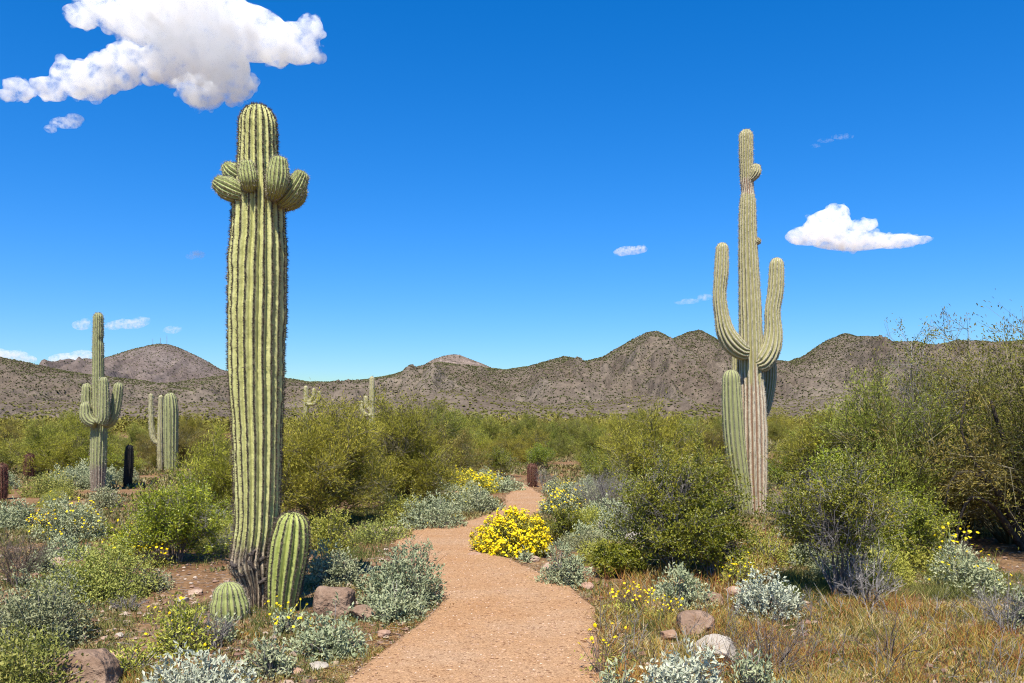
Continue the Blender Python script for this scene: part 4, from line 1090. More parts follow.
# ---------------- right of the path
plant('lime', 513, 506, 557, 80, 'round bush covered in bright yellow flowers on the right edge of the path', name='flowering_brittlebush', flowers=4200, fl_r=0.0165, lobes=False, lump=0.28, stalk=0.08, dens=400)
plant('brittle', 566, 541, 588, 54, 'pale silver brittlebush right of the round yellow flowering bush', flowers=5)
plant('brittle', 526, 549, 561, 18, 'tiny pale brittlebush tuft between the yellow bush and the next brittlebush')
plant('creosote_dark', 566, 508, 544, 56, 'olive low shrub behind the pale silver brittlebush', nstem=16, leaf=0.028)
plant('brittle', 562, 484, 516, 50, 'brittlebush with yellow flowers right of the far path opening', flowers=300, fl_r=0.022, stalk=0.08)
plant('dry', 606, 462, 520, 74, 'large grey leafless shrub left of the big dark creosote bush', nstem=34, nside=10, nsub=6, r0=0.007)
plant('dry', 545, 466, 492, 28, 'small grey leafless shrub behind the reddish barrel cactus', nstem=20, nside=8, nsub=5)
plant('brittle', 618, 500, 540, 64, 'pale sparse brittlebush under the large grey leafless shrub', dens=240)
plant('creosote_dark', 676, 450, 580, 126, 'big dark green creosote bush left of the tall right saguaro', nstem=50, nside=12, per_sub=13, leaf=0.038)
plant('creosote_dark', 716, 500, 582, 54, 'small dark creosote bush in front of the leaning green saguaro column', nstem=18)
plant('creosote_dark', 618, 540, 578, 56, 'low dark green leafy shrub in front of the pale boulders right of the path', nstem=22, leaf=0.035)
plant('brittle', 680, 565, 613, 68, 'grey green brittlebush among the brown boulders right of the path')
plant('silver', 766, 569, 619, 76, 'silver grey brittlebush right of the brown boulders')
plant('lime', 738, 555, 586, 46, 'yellow flowering plant behind the silver grey brittlebush', flowers=60, fl_r=0.015, dens=260)
plant('silver', 682, 644, 716, 92, 'silver brittlebush at the bottom edge in front of the pale boulder')
plant('brittle', 754, 650, 705, 66, 'thin grey brittlebush at the bottom edge right of the silver one', dens=260)
plant('brittle', 614, 660, 712, 50, 'small green grey brittlebush at the bottom right corner of the path', dens=300)
plant('dry_dark', 772, 600, 690, 130, 'dark bare twiggy shrub in the grass at the bottom right', nstem=20, nside=8, nsub=4, r0=0.006, spread=0.6)
plant('dry_dark', 888, 590, 668, 90, 'few long bare sticks poking from the golden grass', name='dry_stalks', nstem=9, nside=4, nsub=2, r0=0.007, spread=0.7, base=0.03)
plant('creosote_dark', 842, 462, 605, 132, 'open creosote bush with grey bare lower stems above the golden grass', nstem=32, nside=11, t0=0.36, r0=0.010, leaf=0.034, spread=0.4, per_sub=13)
plant('dry', 868, 540, 612, 118, 'tangle of pale dead branches under the open creosote bush', nstem=20, nside=7, nsub=3, r0=0.010, spread=0.75)
plant('creosote_dark', 926, 326, 548, 104, 'tall thin shrub poking above the other treetops at the right', nstem=16, nside=13, leaf=0.034, r0=0.012, spread=0.35, sub_len=0.1, side_len=0.2)
plant('brittle', 968, 545, 598, 74, 'brittlebush with orange yellow flowers shaded by the tree at the right', flowers=50, fl_r=0.016, stalk=0.16)
plant('brittle', 1026, 588, 634, 50, 'pale brittlebush cut by the right edge of the photo')
plant('dry', 794, 470, 540, 60, 'grey leafless shrub at the foot of the tall right saguaro', nstem=26, nside=9, nsub=5)
plant('brittle', 800, 508, 540, 56, 'pale brittlebush right of the tall right saguaro foot', dens=200)
plant('lime', 770, 530, 566, 76, 'low golden green plants below the tall right saguaro', dens=220)
plant('dry', 1010, 575, 640, 90, 'brown grey twiggy clump in the shade near the right edge', nstem=22)
# ---------------- the near trees
plant('rust', 1010, 334, 560, 300, 'large spreading dark palo verde with arching dark limbs at the right edge', nstem=32, nside=14, nsub=6, leaf=0.055, lw=0.26, r0=0.02, jit=0.05, spread=0.6, per_sub=22, per_side=14, gap=-0.2)
plant('palog', 1104, 284, 575, 190, 'taller tree whose leafy branch tip enters at the right edge', nstem=18, nside=13, leaf=0.055, lw=0.3, per_sub=24, r0=0.014, jit=0.05, spread=0.3)
plant('palo', 320, 394, 532, 140, 'yellow green palo verde just right of the tallest saguaro trunk', nstem=26, nside=14, nsub=7, leaf=0.062, lw=0.2, per_sub=26)
plant('palo', 402, 400, 514, 108, 'upright palo verde below the far saguaro left of the path', nstem=24, nside=13, nsub=7, leaf=0.062, lw=0.2, per_sub=26, spread=0.75)
plant('palo', 228, 430, 524, 120, 'yellow green palo verde hidden behind the tallest saguaro trunk', nstem=22, nside=12, leaf=0.062, lw=0.2, per_sub=24)
plant('palo', 846, 412, 540, 130, 'yellow green palo verde right of the tall right saguaro', nstem=26, nside=14, nsub=7, leaf=0.062, lw=0.2, per_sub=26)
plant('palog', 890, 372, 548, 150, 'olive palo verde in front of the mountain between the right saguaro and the right edge', nstem=24, nside=13, leaf=0.058, lw=0.22, per_sub=24)
plant('palo', 668, 412, 520, 130, 'yellow green palo verde behind the big dark creosote bush', nstem=24, nside=13, leaf=0.062, lw=0.2, per_sub=26)

# arching dark limbs of the large tree at the right
t = [o for o in bpy.data.objects if o.get('label', '').startswith('large spreading dark palo verde')][0]
mb = MB(); o0 = np.array(t.location); YT = o0[1] - 0.9
def limb(spec, r0, r1, dy=0.0):
    pts = np.array([P(a, b, YT + dy + (c if c else 0)) for a, b, c in spec]) - o0
    k = len(pts); tt = np.linspace(0, k - 1, k * 5)
    pts = np.stack([np.interp(tt, np.arange(k), pts[:, j]) for j in range(3)], -1)
    for _ in range(3): pts[1:-1] = pts[1:-1] * 0.5 + (pts[:-2] + pts[2:]) * 0.25
    tube(mb, pts, np.linspace(r0, r1, len(pts)), 7)
limb([(1030,560,0.3),(1010,530,0),(998,512,0),(985,500,-0.1),(970,497,-0.1),(962,510,-0.1),(955,540,-0.1)], 0.05, 0.012)
limb([(1030,560,0.3),(1012,520,0.1),(1000,495,0),(985,478,0),(965,470,0),(950,480,0),(945,505,0)], 0.06, 0.012)
limb([(1030,560,0.3),(1024,500,0.2),(1012,460,0.2),(1000,430,0.2),(990,400,0.2)], 0.07, 0.02)
limb([(1012,460,0.2),(1030,430,0.3),(1050,380,0.4)], 0.045, 0.02)
limb([(985,478,0),(970,455,0.1),(960,430,0.1),(965,400,0.1)], 0.03, 0.01)
link('limb', mb.mesh('limb', W_dark, True), t)
# a few more low plants of the left foreground
plant('lime', 132, 640, 676, 60, 'low yellow green plants right of the big brown boulder at the bottom left', dens=260)
plant('sage', 150, 566, 590, 44, 'small grey shrub at the back of the bare stony ground')
plant('dry', 128, 590, 612, 40, 'low grey dead twigs in front of the dense dark green rounded shrub', nstem=14)
plant('bursage', 150, 505, 530, 40, 'small green shrub left of the bright green creosote bush')
plant('brittle', 40, 548, 572, 36, 'small silver brittlebush between the tan rock and the grey twiggy shrub')
plant('palog', 962, 356, 545, 150, 'olive palo verde just left of the large spreading one at the right edge', nstem=26, nside=13, leaf=0.058, lw=0.24, per_sub=24, r0=0.018)
# ------------------------------------------------------------------ scattered trees and shrubs behind
rng = np.random.default_rng(77)
def hide(o):
    """prototypes are built where their first copy stands"""
    return o
PROTO = {}
def proto(kind, k):
    key = (kind, k)
    if key in PROTO: return PROTO[key]
    sd = 5000 + 31 * k + hash_kind[kind]
    if kind == 'palo':
        geo = bushy(4.4, 3.2, sd, nstem=24, nside=13, nsub=6, leaf=0.11, lw=0.2, per_sub=18, per_side=14, r0=0.02, spread=0.8, strand=True, side_len=0.3, sub_len=0.16, jit=0.06, t0=0.2)
        mats = ((L_palog, L_palo, L_rust)[k % 3], W_palo); nm = ('crown', 'trunk')
    elif kind == 'creosote':
        geo = bushy(2.0, 1.6, sd, nstem=22, nside=9, nsub=5, leaf=0.055, lw=0.5, per_sub=11, per_side=8, r0=0.010, spread=0.6, side_len=0.3, sub_len=0.16, jit=0.03)
        mats = (L_creo if k % 2 else L_creod, W_grey); nm = ('foliage', 'stem')
    elif kind == 'brittle':
        geo = mound(1.1, 0.6, sd, leaf=0.075, lw=0.45, dens=170, stems=30, flowers=[0, 0, 70, 16][k % 4], fl_r=0.024)
        mats = (L_brittle, W_grey); nm = ('foliage', 'stem')
    elif kind == 'sage':
        geo = mound(1.0, 0.5, sd, leaf=0.05, lw=0.5, per=8, dens=240, lump=0.3, stems=40, raggy=0.8)
        mats = (L_sage if k % 2 else L_lime, W_grey); nm = ('foliage', 'stem')
    else:
        geo = dry(1.3, 0.7, sd, nstem=22, nside=8, nsub=5, r0=0.008)
        mats = (None, W_grey); nm = ('foliage', 'branches')
    me = [g.mesh(n_, m_) if g is not None and g.n else None for g, n_, m_ in ((geo[0], nm[0], mats[0]), (geo[1], nm[1], mats[1]), (geo[2], 'flowers', [L_flower, L_lime]))]
    PROTO[key] = (me, nm); return PROTO[key]
hash_kind = {'palo': 1, 'creosote': 2, 'brittle': 3, 'sage': 4, 'dry': 5}
KN = {'palo': ('palo_verde', 'tree'), 'creosote': ('creosote_bush', 'shrub'), 'brittle': ('brittlebush', 'shrub'), 'sage': ('bursage', 'shrub'), 'dry': ('dry_shrub', 'dead shrub')}
def scatter(kind, k, x, y, sc, label, group):
    me, nm = proto(kind, k)
    t = thing(KN[kind][0], (x, y, float(ground_z(x, y)) - 0.01), label, KN[kind][1], group, rng.uniform(0, 6.28))
    t.scale = (sc, sc, sc * rng.uniform(0.88, 1.1))
    for i, m in enumerate(me):
        if m is None: continue
        o = link(('flowers' if i == 2 else nm[i]), m, t)
        if i == 2: o['kind'] = 'stuff'
    return t
path_out = PATH_POLY
KEEP = [(166,470,31,20,390),(365,460,48,9,376),(311,458,50,8,384),(98,490,YC,22,300), (129,487,YK,9,440), (532,486,23.9,9,460), (1,499,19.6,10,460), (29,478,27,9,450), (755,513,YB,30,120)]
def blocked(x, y, wpx, top):
    px = 512 + x / y * F
    if inpoly(np.array([x]), np.array([y]), path_out)[0]: return True
    for (kx, kb, ky, kw, kt) in KEEP:
        if y < ky + 0.5 and abs(px - kx) < kw + wpx: return True
    return False
def dist_path(x, y):
    d = np.hypot(PATH_POLY[:, 0] - x, PATH_POLY[:, 1] - y); return d.min()

def zone(kind, n, x0, x1, y0, y1, s0, s1, label, group, top_min=0, min_gap=0.5, far_bias=1.0):
    """px range x0..x1, distance range y0..y1 metres"""
    got, tries = [], 0
    hh = {'palo': 3.2, 'creosote': 1.6, 'brittle': 0.65, 'sage': 0.55, 'dry': 0.75}[kind]; ww = {'palo': 4.4, 'creosote': 2.0, 'brittle': 1.1, 'sage': 1.0, 'dry': 1.3}[kind]
    while len(got) < n and tries < n * 60:
        tries += 1
        Y = y0 + (y1 - y0) * rng.random() ** far_bias; px = rng.uniform(x0, x1); x = (px - 512) / F * Y
        s = rng.uniform(s0, s1); top = HZ - (hh * s - CAM_H) / Y * F
        if top < top_min:
            s = (CAM_H + (HZ - top_min) / F * Y) / hh * rng.uniform(0.85, 1.0)
            if s < 0.35: continue
        if blocked(x, Y, ww * s / 2 / Y * F, top): continue
        if dist_path(x, Y) < ww * s * 0.5 + 0.25: continue
        if any(math.hypot(x - a, Y - b) < min_gap * ww * 0.5 * (s + c) for a, b, c in got): continue
        if kind != 'palo' and any(abs(px - p[0]) < p[2] and abs(Y - p[1]) < p[2] / F * p[1] * 0.9 for p in PLANTS): continue
        got.append((x, Y, s))
    for i, (x, y, s) in enumerate(got):
        scatter(kind, i % {'palo': 6, 'creosote': 5, 'brittle': 6, 'sage': 5, 'dry': 3}[kind], x, y, s, label, group)

zone('palo', 9, -60, 225, 27, 44, 0.75, 1.0, 'olive palo verde in the scrub behind the smaller left saguaro', 'palo verdes behind the smaller left saguaro', 414)
zone('palo', 14, -60, 225, 45, 85, 0.45, 0.95, 'distant olive palo verde at the foot of the left ridge', 'distant palo verdes below the left ridge', 410)
zone('palo', 6, 290, 460, 24, 42, 0.8, 1.05, 'yellow green palo verde behind the near trees right of the tallest saguaro', 'palo verdes right of the tallest saguaro', 405)
zone('palo', 14, 290, 520, 43, 85, 0.45, 1.0, 'distant palo verde in the thicket left of the far path opening', 'distant palo verdes left of the far path opening', 410)
zone('palo', 7, 440, 640, 27, 44, 0.55, 0.8, 'yellow green palo verde in the thicket behind the reddish barrel cactus', 'palo verdes behind the reddish barrel cactus', 424)
zone('palo', 18, 500, 760, 45, 90, 0.45, 1.0, 'distant palo verde in the thicket left of the tall right saguaro', 'distant palo verdes left of the right saguaro', 410)
zone('palo', 6, 600, 740, 21, 40, 0.75, 1.0, 'yellow green palo verde behind the big dark creosote bush and beside the right saguaro', 'palo verdes left of the right saguaro', 412)
zone('palo', 9, 770, 1080, 21, 42, 0.8, 1.1, 'yellow green palo verde in the thicket right of the tall right saguaro', 'palo verdes right of the right saguaro', 404)
zone('palo', 14, 770, 1080, 43, 85, 0.5, 1.05, 'distant palo verde at the foot of the mountain behind the right thicket', 'distant palo verdes right of the right saguaro', 400)
zone('creosote', 10, -20, 225, 19, 34, 0.5, 0.8, 'olive creosote bush among the shrubs behind the smaller left saguaro', 'creosote bushes in the left middle distance', 440)
zone('creosote', 7, 400, 640, 21, 34, 0.5, 0.8, 'olive creosote bush near the far end of the path', 'creosote bushes near the far end of the path', 440)
zone('creosote', 14, 770, 1060, 10, 22, 0.6, 0.9, 'olive creosote bush in the thicket right of the right saguaro', 'creosote bushes right of the right saguaro', 430)
zone('brittle', 20, -10, 225, 13, 26, 0.5, 0.95, 'pale brittlebush in the low growth around the smaller left saguaro', 'brittlebushes around the smaller left saguaro')
zone('brittle', 14, 370, 520, 16, 27, 0.5, 0.9, 'pale brittlebush beyond the far bend of the path', 'brittlebushes beyond the far bend')
zone('brittle', 12, 535, 660, 11.5, 25, 0.4, 0.8, 'pale brittlebush right of the far part of the path', 'brittlebushes right of the far path')
zone('brittle', 14, 640, 1040, 8.5, 16, 0.35, 0.7, 'pale brittlebush under the thicket right of the right saguaro', 'brittlebushes under the right thicket')
zone('sage', 30, -10, 240, 9.5, 22, 0.4, 0.8, 'low grey green bursage on the open ground left of the tallest saguaro', 'bursages on the left open ground')
zone('sage', 10, 300, 480, 11, 22, 0.4, 0.8, 'low yellowish green bursage between the palo verdes and the path bend', 'bursages by the path bend')
zone('sage', 26, 560, 1040, 8.5, 20, 0.4, 0.8, 'low green bursage under the shrubs right of the path', 'bursages right of the path')
zone('dry', 10, -10, 230, 10, 24, 0.5, 0.9, 'grey leafless twig shrub in the low growth left of the tallest saguaro', 'leafless shrubs on the left')
zone('dry', 10, 570, 1020, 10, 22, 0.5, 1.0, 'grey leafless twig shrub among the green shrubs right of the path', 'leafless shrubs on the right')

# beyond that nobody could count: the desert plain to the foot of the mountains
n = 21000
Yf = 88 * (1000 / 88.0) ** (rng.random(n) ** 0.75); Xf = (rng.uniform(-480, 1500, n) - 512) / F * Yf
p = np.stack([Xf, Yf, np.full(n, 0.0)], -1); r = rng.uniform(0.5, 1.7, n) * (1 + Yf / 900)
dn = fbm(p * 0.02, 9, 3); kp = dn > -0.3
p, r = p[kp], r[kp]; p[:, 2] = r * 0.7
scrub_plain = leaf_mat('plain_scrub', [(0, (0.11, 0.10, 0.025)), (0.5, (0.21, 0.19, 0.04)), (1, (0.33, 0.28, 0.08))], 0.0, 0.9, 0.1, 0.0)
# each far bush is a loose bunch of leaf faces
K = 56
pp = np.repeat(p, K, 0); rr = np.repeat(r, K); M = len(pp)
d = nrm(rng.normal(size=(M, 3))); d[:, 2] = np.abs(d[:, 2]) * 1.1 - 0.25
mb = MB()
leaves(mb, pp + d * (rr * rng.uniform(0.35, 1.0, M))[:, None] * np.array([1.15, 1.15, 1.0]), nrm(d + rng.normal(size=(M, 3)) * 0.8 + np.array([0, 0, 0.4])), rr * rng.uniform(0.14, 0.34, M), rr * rng.uniform(0.10, 0.2, M), rng, np.clip(np.repeat(rng.random(len(p)), K) * 0.6 + rng.random(M) * 0.4, 0, 1))
o = link('desert_scrub', mb.mesh('desert_scrub', scrub_plain))
tag(o, 'far off mass of yellow green desert scrub at the foot of the mountains', 'scrub', kind='stuff')

# ------------------------------------------------------------------ grass, litter, stones
L_grass = leaf_mat('dry_grass', [(0, (0.204, 0.069, 0.033)), (0.25, (0.408, 0.161, 0.055)), (0.45, (0.528, 0.310, 0.061)), (0.6, (0.252, 0.241, 0.044)), (0.8, (0.504, 0.380, 0.088)), (1, (0.600, 0.483, 0.253))], 0.25, 0.8, 0.0)
L_ggrass = leaf_mat('green_grass', [(0, (0.07, 0.10, 0.025)), (0.5, (0.15, 0.17, 0.04)), (1, (0.28, 0.25, 0.08))], 0.25, 0.7, 0.0)
def blades(n, poly_px, hmin, hmax, wd, rng, clump=2.0, thr=-0.2, tint_noise=1.2, lean=0.35):
    pol = np.array([GP(*q) for q in poly_px]); lo, hi = pol.min(0), pol.max(0)
    q = rng.uniform(lo, hi, (n * 6, 2)); q = q[inpoly(q[:, 0], q[:, 1], pol) & ~inpoly(q[:, 0], q[:, 1], PATH_POLY)]
    dn = fbm(np.c_[q * clump, np.zeros(len(q))], 55, 3); q = q[dn + rng.normal(size=len(q)) * 0.15 > thr][:n]
    m = len(q); b = np.c_[q, ground_z(q[:, 0], q[:, 1]) - 0.01]
    hn = np.clip(1 + 1.3 * fbm(np.c_[q * 3.0, np.zeros(m)], 66, 3), 0.25, 2.2)
    h = rng.uniform(hmin, hmax, m) * hn
    d = nrm(np.c_[rng.normal(size=(m, 2)) * lean, np.ones(m)])
    mid = b + d * h[:, None] * 0.55; tip = mid + nrm(d + np.c_[rng.normal(size=(m, 2)) * 0.5, np.zeros(m)]) * h[:, None] * 0.5
    s = nrm(np.cross(d, rng.normal(size=(m, 3)))) * (wd * 0.5)
    v = np.stack([b - s, b + s, mid + s * 0.8, mid - s * 0.8, tip], 1).reshape(-1, 3); i = np.arange(m)[:, None] * 5
    tn = np.clip(0.5 + 0.55 * fbm(np.c_[q * tint_noise, np.zeros(m)], 88, 3) + rng.normal(size=m) * 0.3, 0, 1)
    return v, [i + np.array([[0, 1, 2, 3]]), i + np.array([[3, 2, 4]])], np.repeat(tn, 5)
def grass(name, label, mat, jobs, cat='grass'):
    mb = MB(); r2 = np.random.default_rng(len(name))
    for j in jobs: v, f, t_ = blades(rng=r2, **j); mb.add(v, f, t_)
    o = link(name, mb.mesh(name, mat)); tag(o, label, cat, kind='stuff')
RG = [(612,690),(600,632),(596,606),(650,596),(760,600),(840,596),(900,600),(960,610),(1040,600),(1060,740),(600,740)]
grass('dry_grass', 'dry golden and rust red grass right of the path', L_grass, [
    dict(n=26000, poly_px=RG, hmin=0.04, hmax=0.19, wd=0.0045, clump=4.5, thr=-0.12, tint_noise=2.5, lean=0.6),
    dict(n=9000, poly_px=RG, hmin=0.02, hmax=0.09, wd=0.005, clump=3.0, thr=-0.4, tint_noise=2.0, lean=0.9),
    dict(n=6000, poly_px=[(575,590),(600,610),(640,612),(720,600),(800,560),(820,530),(745,535),(650,560)], hmin=0.06, hmax=0.18, wd=0.006, thr=-0.1),
    dict(n=3500, poly_px=[(345,683),(375,657),(428,622),(410,615),(360,640),(300,683)], hmin=0.02, hmax=0.06, wd=0.004, thr=0.0),
    dict(n=3500, poly_px=[(130,640),(250,625),(300,690),(120,700)], hmin=0.03, hmax=0.09, wd=0.004, thr=0.05),
])
grass('green_grass', 'short green grass in patches under the shrubs', L_ggrass, [
    dict(n=9000, poly_px=[(760,600),(960,600),(1040,600),(1040,575),(900,570),(780,575)], hmin=0.06, hmax=0.18, wd=0.005, thr=-0.2),
    dict(n=9000, poly_px=[(0,505),(230,505),(235,560),(0,600)], hmin=0.04, hmax=0.12, wd=0.008, thr=0.0),
    dict(n=9000, poly_px=[(290,515),(470,500),(440,520),(395,530),(385,560),(300,560)], hmin=0.04, hmax=0.12, wd=0.008, thr=-0.1),
    dict(n=9000, poly_px=[(550,490),(1000,490),(1000,570),(600,560),(550,530)], hmin=0.05, hmax=0.14, wd=0.009, thr=-0.1),
    dict(n=11000, poly_px=RG, hmin=0.03, hmax=0.12, wd=0.005, clump=2.0, thr=0.06),
    dict(n=6000, poly_px=[(0,560),(130,560),(140,600),(120,690),(0,690)], hmin=0.03, hmax=0.09, wd=0.005, thr=-0.1),
    dict(n=6000, poly_px=[(250,600),(380,590),(430,622),(345,683),(250,690)], hmin=0.02, hmax=0.08, wd=0.005, thr=-0.05),
    dict(n=2600, poly_px=[(100,615),(260,600),(260,683),(100,690)], hmin=0.03, hmax=0.10, wd=0.006, thr=0.1),
])
# low green and straw ground cover on the middle ground
n = 80000
Yc = 5.6 * (90 / 5.6) ** rng.random(n); Xc = (rng.uniform(-300, 1330, n) - 512) / F * Yc
BARE = np.array([GP(*q) for q in [(125,690),(140,600),(165,575),(235,570),(240,600),(200,690)]])
kp = ~inpoly(Xc, Yc, PATH_POLY) & ~(inpoly(Xc, Yc, BARE) & (rng.random(n) < 0.85)) & (fbm(np.c_[Xc * 0.5, Yc * 0.5, 0 * Xc], 44, 3) > -0.15)
pp = np.repeat(np.stack([Xc[kp], Yc[kp], ground_z(Xc[kp], Yc[kp])], -1), 5, 0); M = len(pp); sz = np.repeat(0.004 + Yc[kp] / 340, 5)
mb = MB(); leaves(mb, pp + rng.normal(size=(M, 3)) * (sz * 1.0)[:, None] * np.array([1, 1, 0.1]), rng.normal(size=(M, 3)) * 0.6 + np.array([0, 0, 0.8]), sz * rng.uniform(0.8, 2.2, M), sz * 0.7, rng, np.repeat(rng.random(kp.sum()), 5))
L_cover = leaf_mat('ground_cover_leaf', [(0, (0.09, 0.10, 0.03)), (0.4, (0.17, 0.16, 0.05)), (0.7, (0.30, 0.23, 0.09)), (1, (0.34, 0.30, 0.17))], 0.2, 0.8, 0.0)
o = link('ground_cover', mb.mesh('ground_cover', L_cover)); tag(o, 'low green and straw coloured ground cover between the shrubs', 'ground cover', kind='stuff')

# twig litter on the bare soil
n = 5200
q = np.stack([(rng.uniform(-20, 1060, n) - 512) / F, 0 * np.zeros(n)], -1); Yl = rng.uniform(5.4, 12, n); Xl = q[:, 0] * Yl
kp = ~inpoly(Xl, Yl, PATH_POLY); Xl, Yl = Xl[kp], Yl[kp]; m = len(Xl)
b = np.stack([Xl, Yl, ground_z(Xl, Yl) + rng.uniform(0.002, 0.02, m)], -1); a = rng.uniform(0, 6.28, m)
mb = MB(); segs(mb, b, b + np.stack([np.cos(a), np.sin(a), rng.normal(size=m) * 0.15], -1) * rng.uniform(0.03, 0.16, m)[:, None], 0.0022, 0.0012, 3, rng.random(m))
o = link('twig_litter', mb.mesh('twig_litter', W_grey)); tag(o, 'fallen grey twigs lying on the bare soil', 'litter', kind='stuff')

stone_tan = rough_mat('tan_stone', [(0.3, (0.24, 0.155, 0.105)), (0.5, (0.37, 0.255, 0.18)), (0.7, (0.50, 0.38, 0.29))], 6, 0.5, 0.9, dist=0.03)
stone_brown = rough_mat('brown_stone', [(0.3, (0.18, 0.095, 0.055)), (0.5, (0.31, 0.19, 0.12)), (0.7, (0.44, 0.31, 0.21))], 6, 0.6, 0.9, dist=0.03)
stone_pale = rough_mat('pale_stone', [(0.3, (0.26, 0.21, 0.165)), (0.5, (0.38, 0.33, 0.27)), (0.7, (0.50, 0.45, 0.38))], 6, 0.5, 0.9, dist=0.03)
stone_pink = rough_mat('pinkish_stone', [(0.3, (0.24, 0.135, 0.085)), (0.5, (0.36, 0.225, 0.155)), (0.7, (0.47, 0.33, 0.245))], 6, 0.6, 0.9, dist=0.03)
stone_dark = rough_mat('dark_stone', [(0.3, (0.15, 0.09, 0.058)), (0.5, (0.245, 0.16, 0.108)), (0.7, (0.36, 0.25, 0.175))], 7, 0.8, 0.9, dist=0.04)
stone_orange = rough_mat('orange_stone', [(0.3, (0.38, 0.19, 0.09)), (0.7, (0.58, 0.34, 0.20))], 6, 0.5, 0.9, dist=0.03)
def rock_mesh(w, d, h, seed, sub=5, cuts=7, boxy=0.0):
    rg = np.random.default_rng(seed)
    bm = bmesh.new(); bmesh.ops.create_icosphere(bm, subdivisions=sub, radius=1.0)
    v = np.array([x.co[:] for x in bm.verts]); f = np.array([[q.index for q in x.verts] for x in bm.faces]); bm.free()
    for _ in range(cuts):                       # broken faces
        nn = nrm(rg.normal(size=3)); o_ = rg.uniform(0.55, 0.85); s_ = v @ nn
        v = v - np.where(s_ > o_, (s_ - o_) * 0.9, 0)[:, None] * nn
    if boxy: v = np.sign(v) * np.abs(v) ** (1 - boxy); v = v / np.abs(v).max(0)
    v = v * (1 + 0.17 * fbm(v * 1.6 + seed, seed, 4)[:, None] + 0.05 * fbm(v * 6 + seed, seed + 1, 4)[:, None])
    v = v * np.array([w / 2, d / 2, h * 0.62]) + np.array([0, 0, h * 0.36])
    return v, f
def rock(px, top, bot, wpx, mat, label, name='rock', group=None, seed=None, deep=0.9, boxy=0.0):
    rock.n += 1; sd = 300 + rock.n
    loc, w, h = spot(px, top, bot, wpx, 0.6); h = max(h, 0.03)
    v, f = rock_mesh(w, w * deep, h, sd, boxy=boxy)
    mb = MB(); mb.add(v, f)
    o = link(name, mb.mesh(name, mat, True), None, loc); o.rotation_euler = (0, 0, 0)
    tag(o, label, 'rock', group)
rock.n = 0
rock(87, 646, 688, 60, stone_dark, 'big brown rounded boulder at the bottom left between the green shrubs', 'boulder', boxy=0.3)
rock(53, 554, 568, 26, stone_tan, 'tan rock between the dark green shrub and the grey twigs at left')
rock(183, 594, 600, 13, stone_pale, 'small white stone on the bare ground left of the tallest saguaro')
rock(196, 585, 592, 20, stone_tan, 'tan stone just above the small white stone')
rock(120, 630, 636, 12, stone_pale, 'small pale stone in front of the dark green rounded shrub')
rock(118, 648, 657, 22, stone_pink, 'pinkish flat stone right of the big brown boulder')
rock(334, 582, 614, 38, stone_dark, 'angular pinkish block right of the leaning young saguaro', boxy=0.55)
rock(362, 602, 618, 30, stone_dark, 'brown stone between the pinkish block and the path side brittlebush')
rock(384, 625, 636, 16, stone_pink, 'small pinkish stone at the left edge of the path')
rock(318, 658, 668, 22, stone_pale, 'pale stone below the brittlebush in front of the young saguaro')
rock(296, 664, 672, 14, stone_pink, 'small stone at the foot of the small pale brittlebush')
rock(393, 525, 533, 18, stone_tan, 'tan stone at the outer bend of the path')
rock(454, 489, 496, 12, stone_orange, 'reddish stone among the brittlebushes beyond the bend')
rock(72, 480, 487, 12, stone_orange, 'orange stone left of the smaller saguaro foot')
rock(112, 492, 500, 12, stone_pale, 'pale stone at the foot of the smaller left saguaro')
rock(475, 549, 557, 18, stone_pink, 'low reddish stone at the left foot of the yellow bush')
rock(533, 553, 560, 14, stone_tan, 'tan stone right of the foot of the yellow bush')
rock(586, 579, 588, 16, stone_pink, 'pinkish stone right of the pale silver brittlebush at the path edge')
rock(604, 519, 534, 24, stone_pale, 'pale grey rock left of the two boulders behind the path')
rock(640, 526, 542, 32, stone_pale, 'pale boulder behind the low dark green shrub', 'boulder')
rock(663, 583, 602, 26, stone_dark, 'pinkish rock left of the brittlebush among the boulders')
rock(652, 598, 611, 30, stone_tan, 'sunlit tan rock with yellow flowers beside it')
rock(714, 587, 607, 30, stone_dark, 'pink brown rock between the two grey brittlebushes')
rock(735, 582, 592, 18, stone_tan, 'small tan stone behind the pink brown rock')
rock(692, 609, 636, 46, stone_dark, 'large brown boulder in the grass below the grey green brittlebush', 'boulder')
rock(716, 632, 664, 50, stone_pale, 'large pale boulder in the grass at the bottom right', 'boulder')
rock(668, 626, 640, 18, stone_brown, 'small brown stone left of the large brown boulder')
rock(548, 562, 570, 14, stone_tan, 'small tan stone at the path edge before the pale silver brittlebush')

# pebbles
def pebbles(name, label, n, sampler, r0, r1, mats):
    rg = np.random.default_rng(len(label)); x, y = sampler(rg, n)
    r = r0 * (r1 / r0) ** (rg.random(len(x)) ** 2.8)
    p = np.stack([x, y, ground_z(x, y) + r * 0.15], -1)
    mb = MB(); blobs(mb, p, r, rg, rg.random(len(x)), 0.6)
    o = link(name, mb.mesh(name, mats)); tag(o, label, 'pebbles', kind='stuff')
L_peb = leaf_mat('pebble_stone', [(0, (0.13, 0.075, 0.055)), (0.4, (0.27, 0.17, 0.12)), (0.75, (0.38, 0.28, 0.21)), (1, (0.42, 0.34, 0.27))], 0.0, 0.9, 0.0, 0.1)
def off_path(rg, n):
    Y = 5.2 * (16 / 5.2) ** rg.random(n); X = (rg.uniform(-30, 1060, n) - 512) / F * Y
    k = ~inpoly(X, Y, PATH_POLY); return X[k], Y[k]
pebbles('pebbles', 'loose brown and pale pebbles strewn over the desert soil', 9000, off_path, 0.006, 0.045, L_peb)
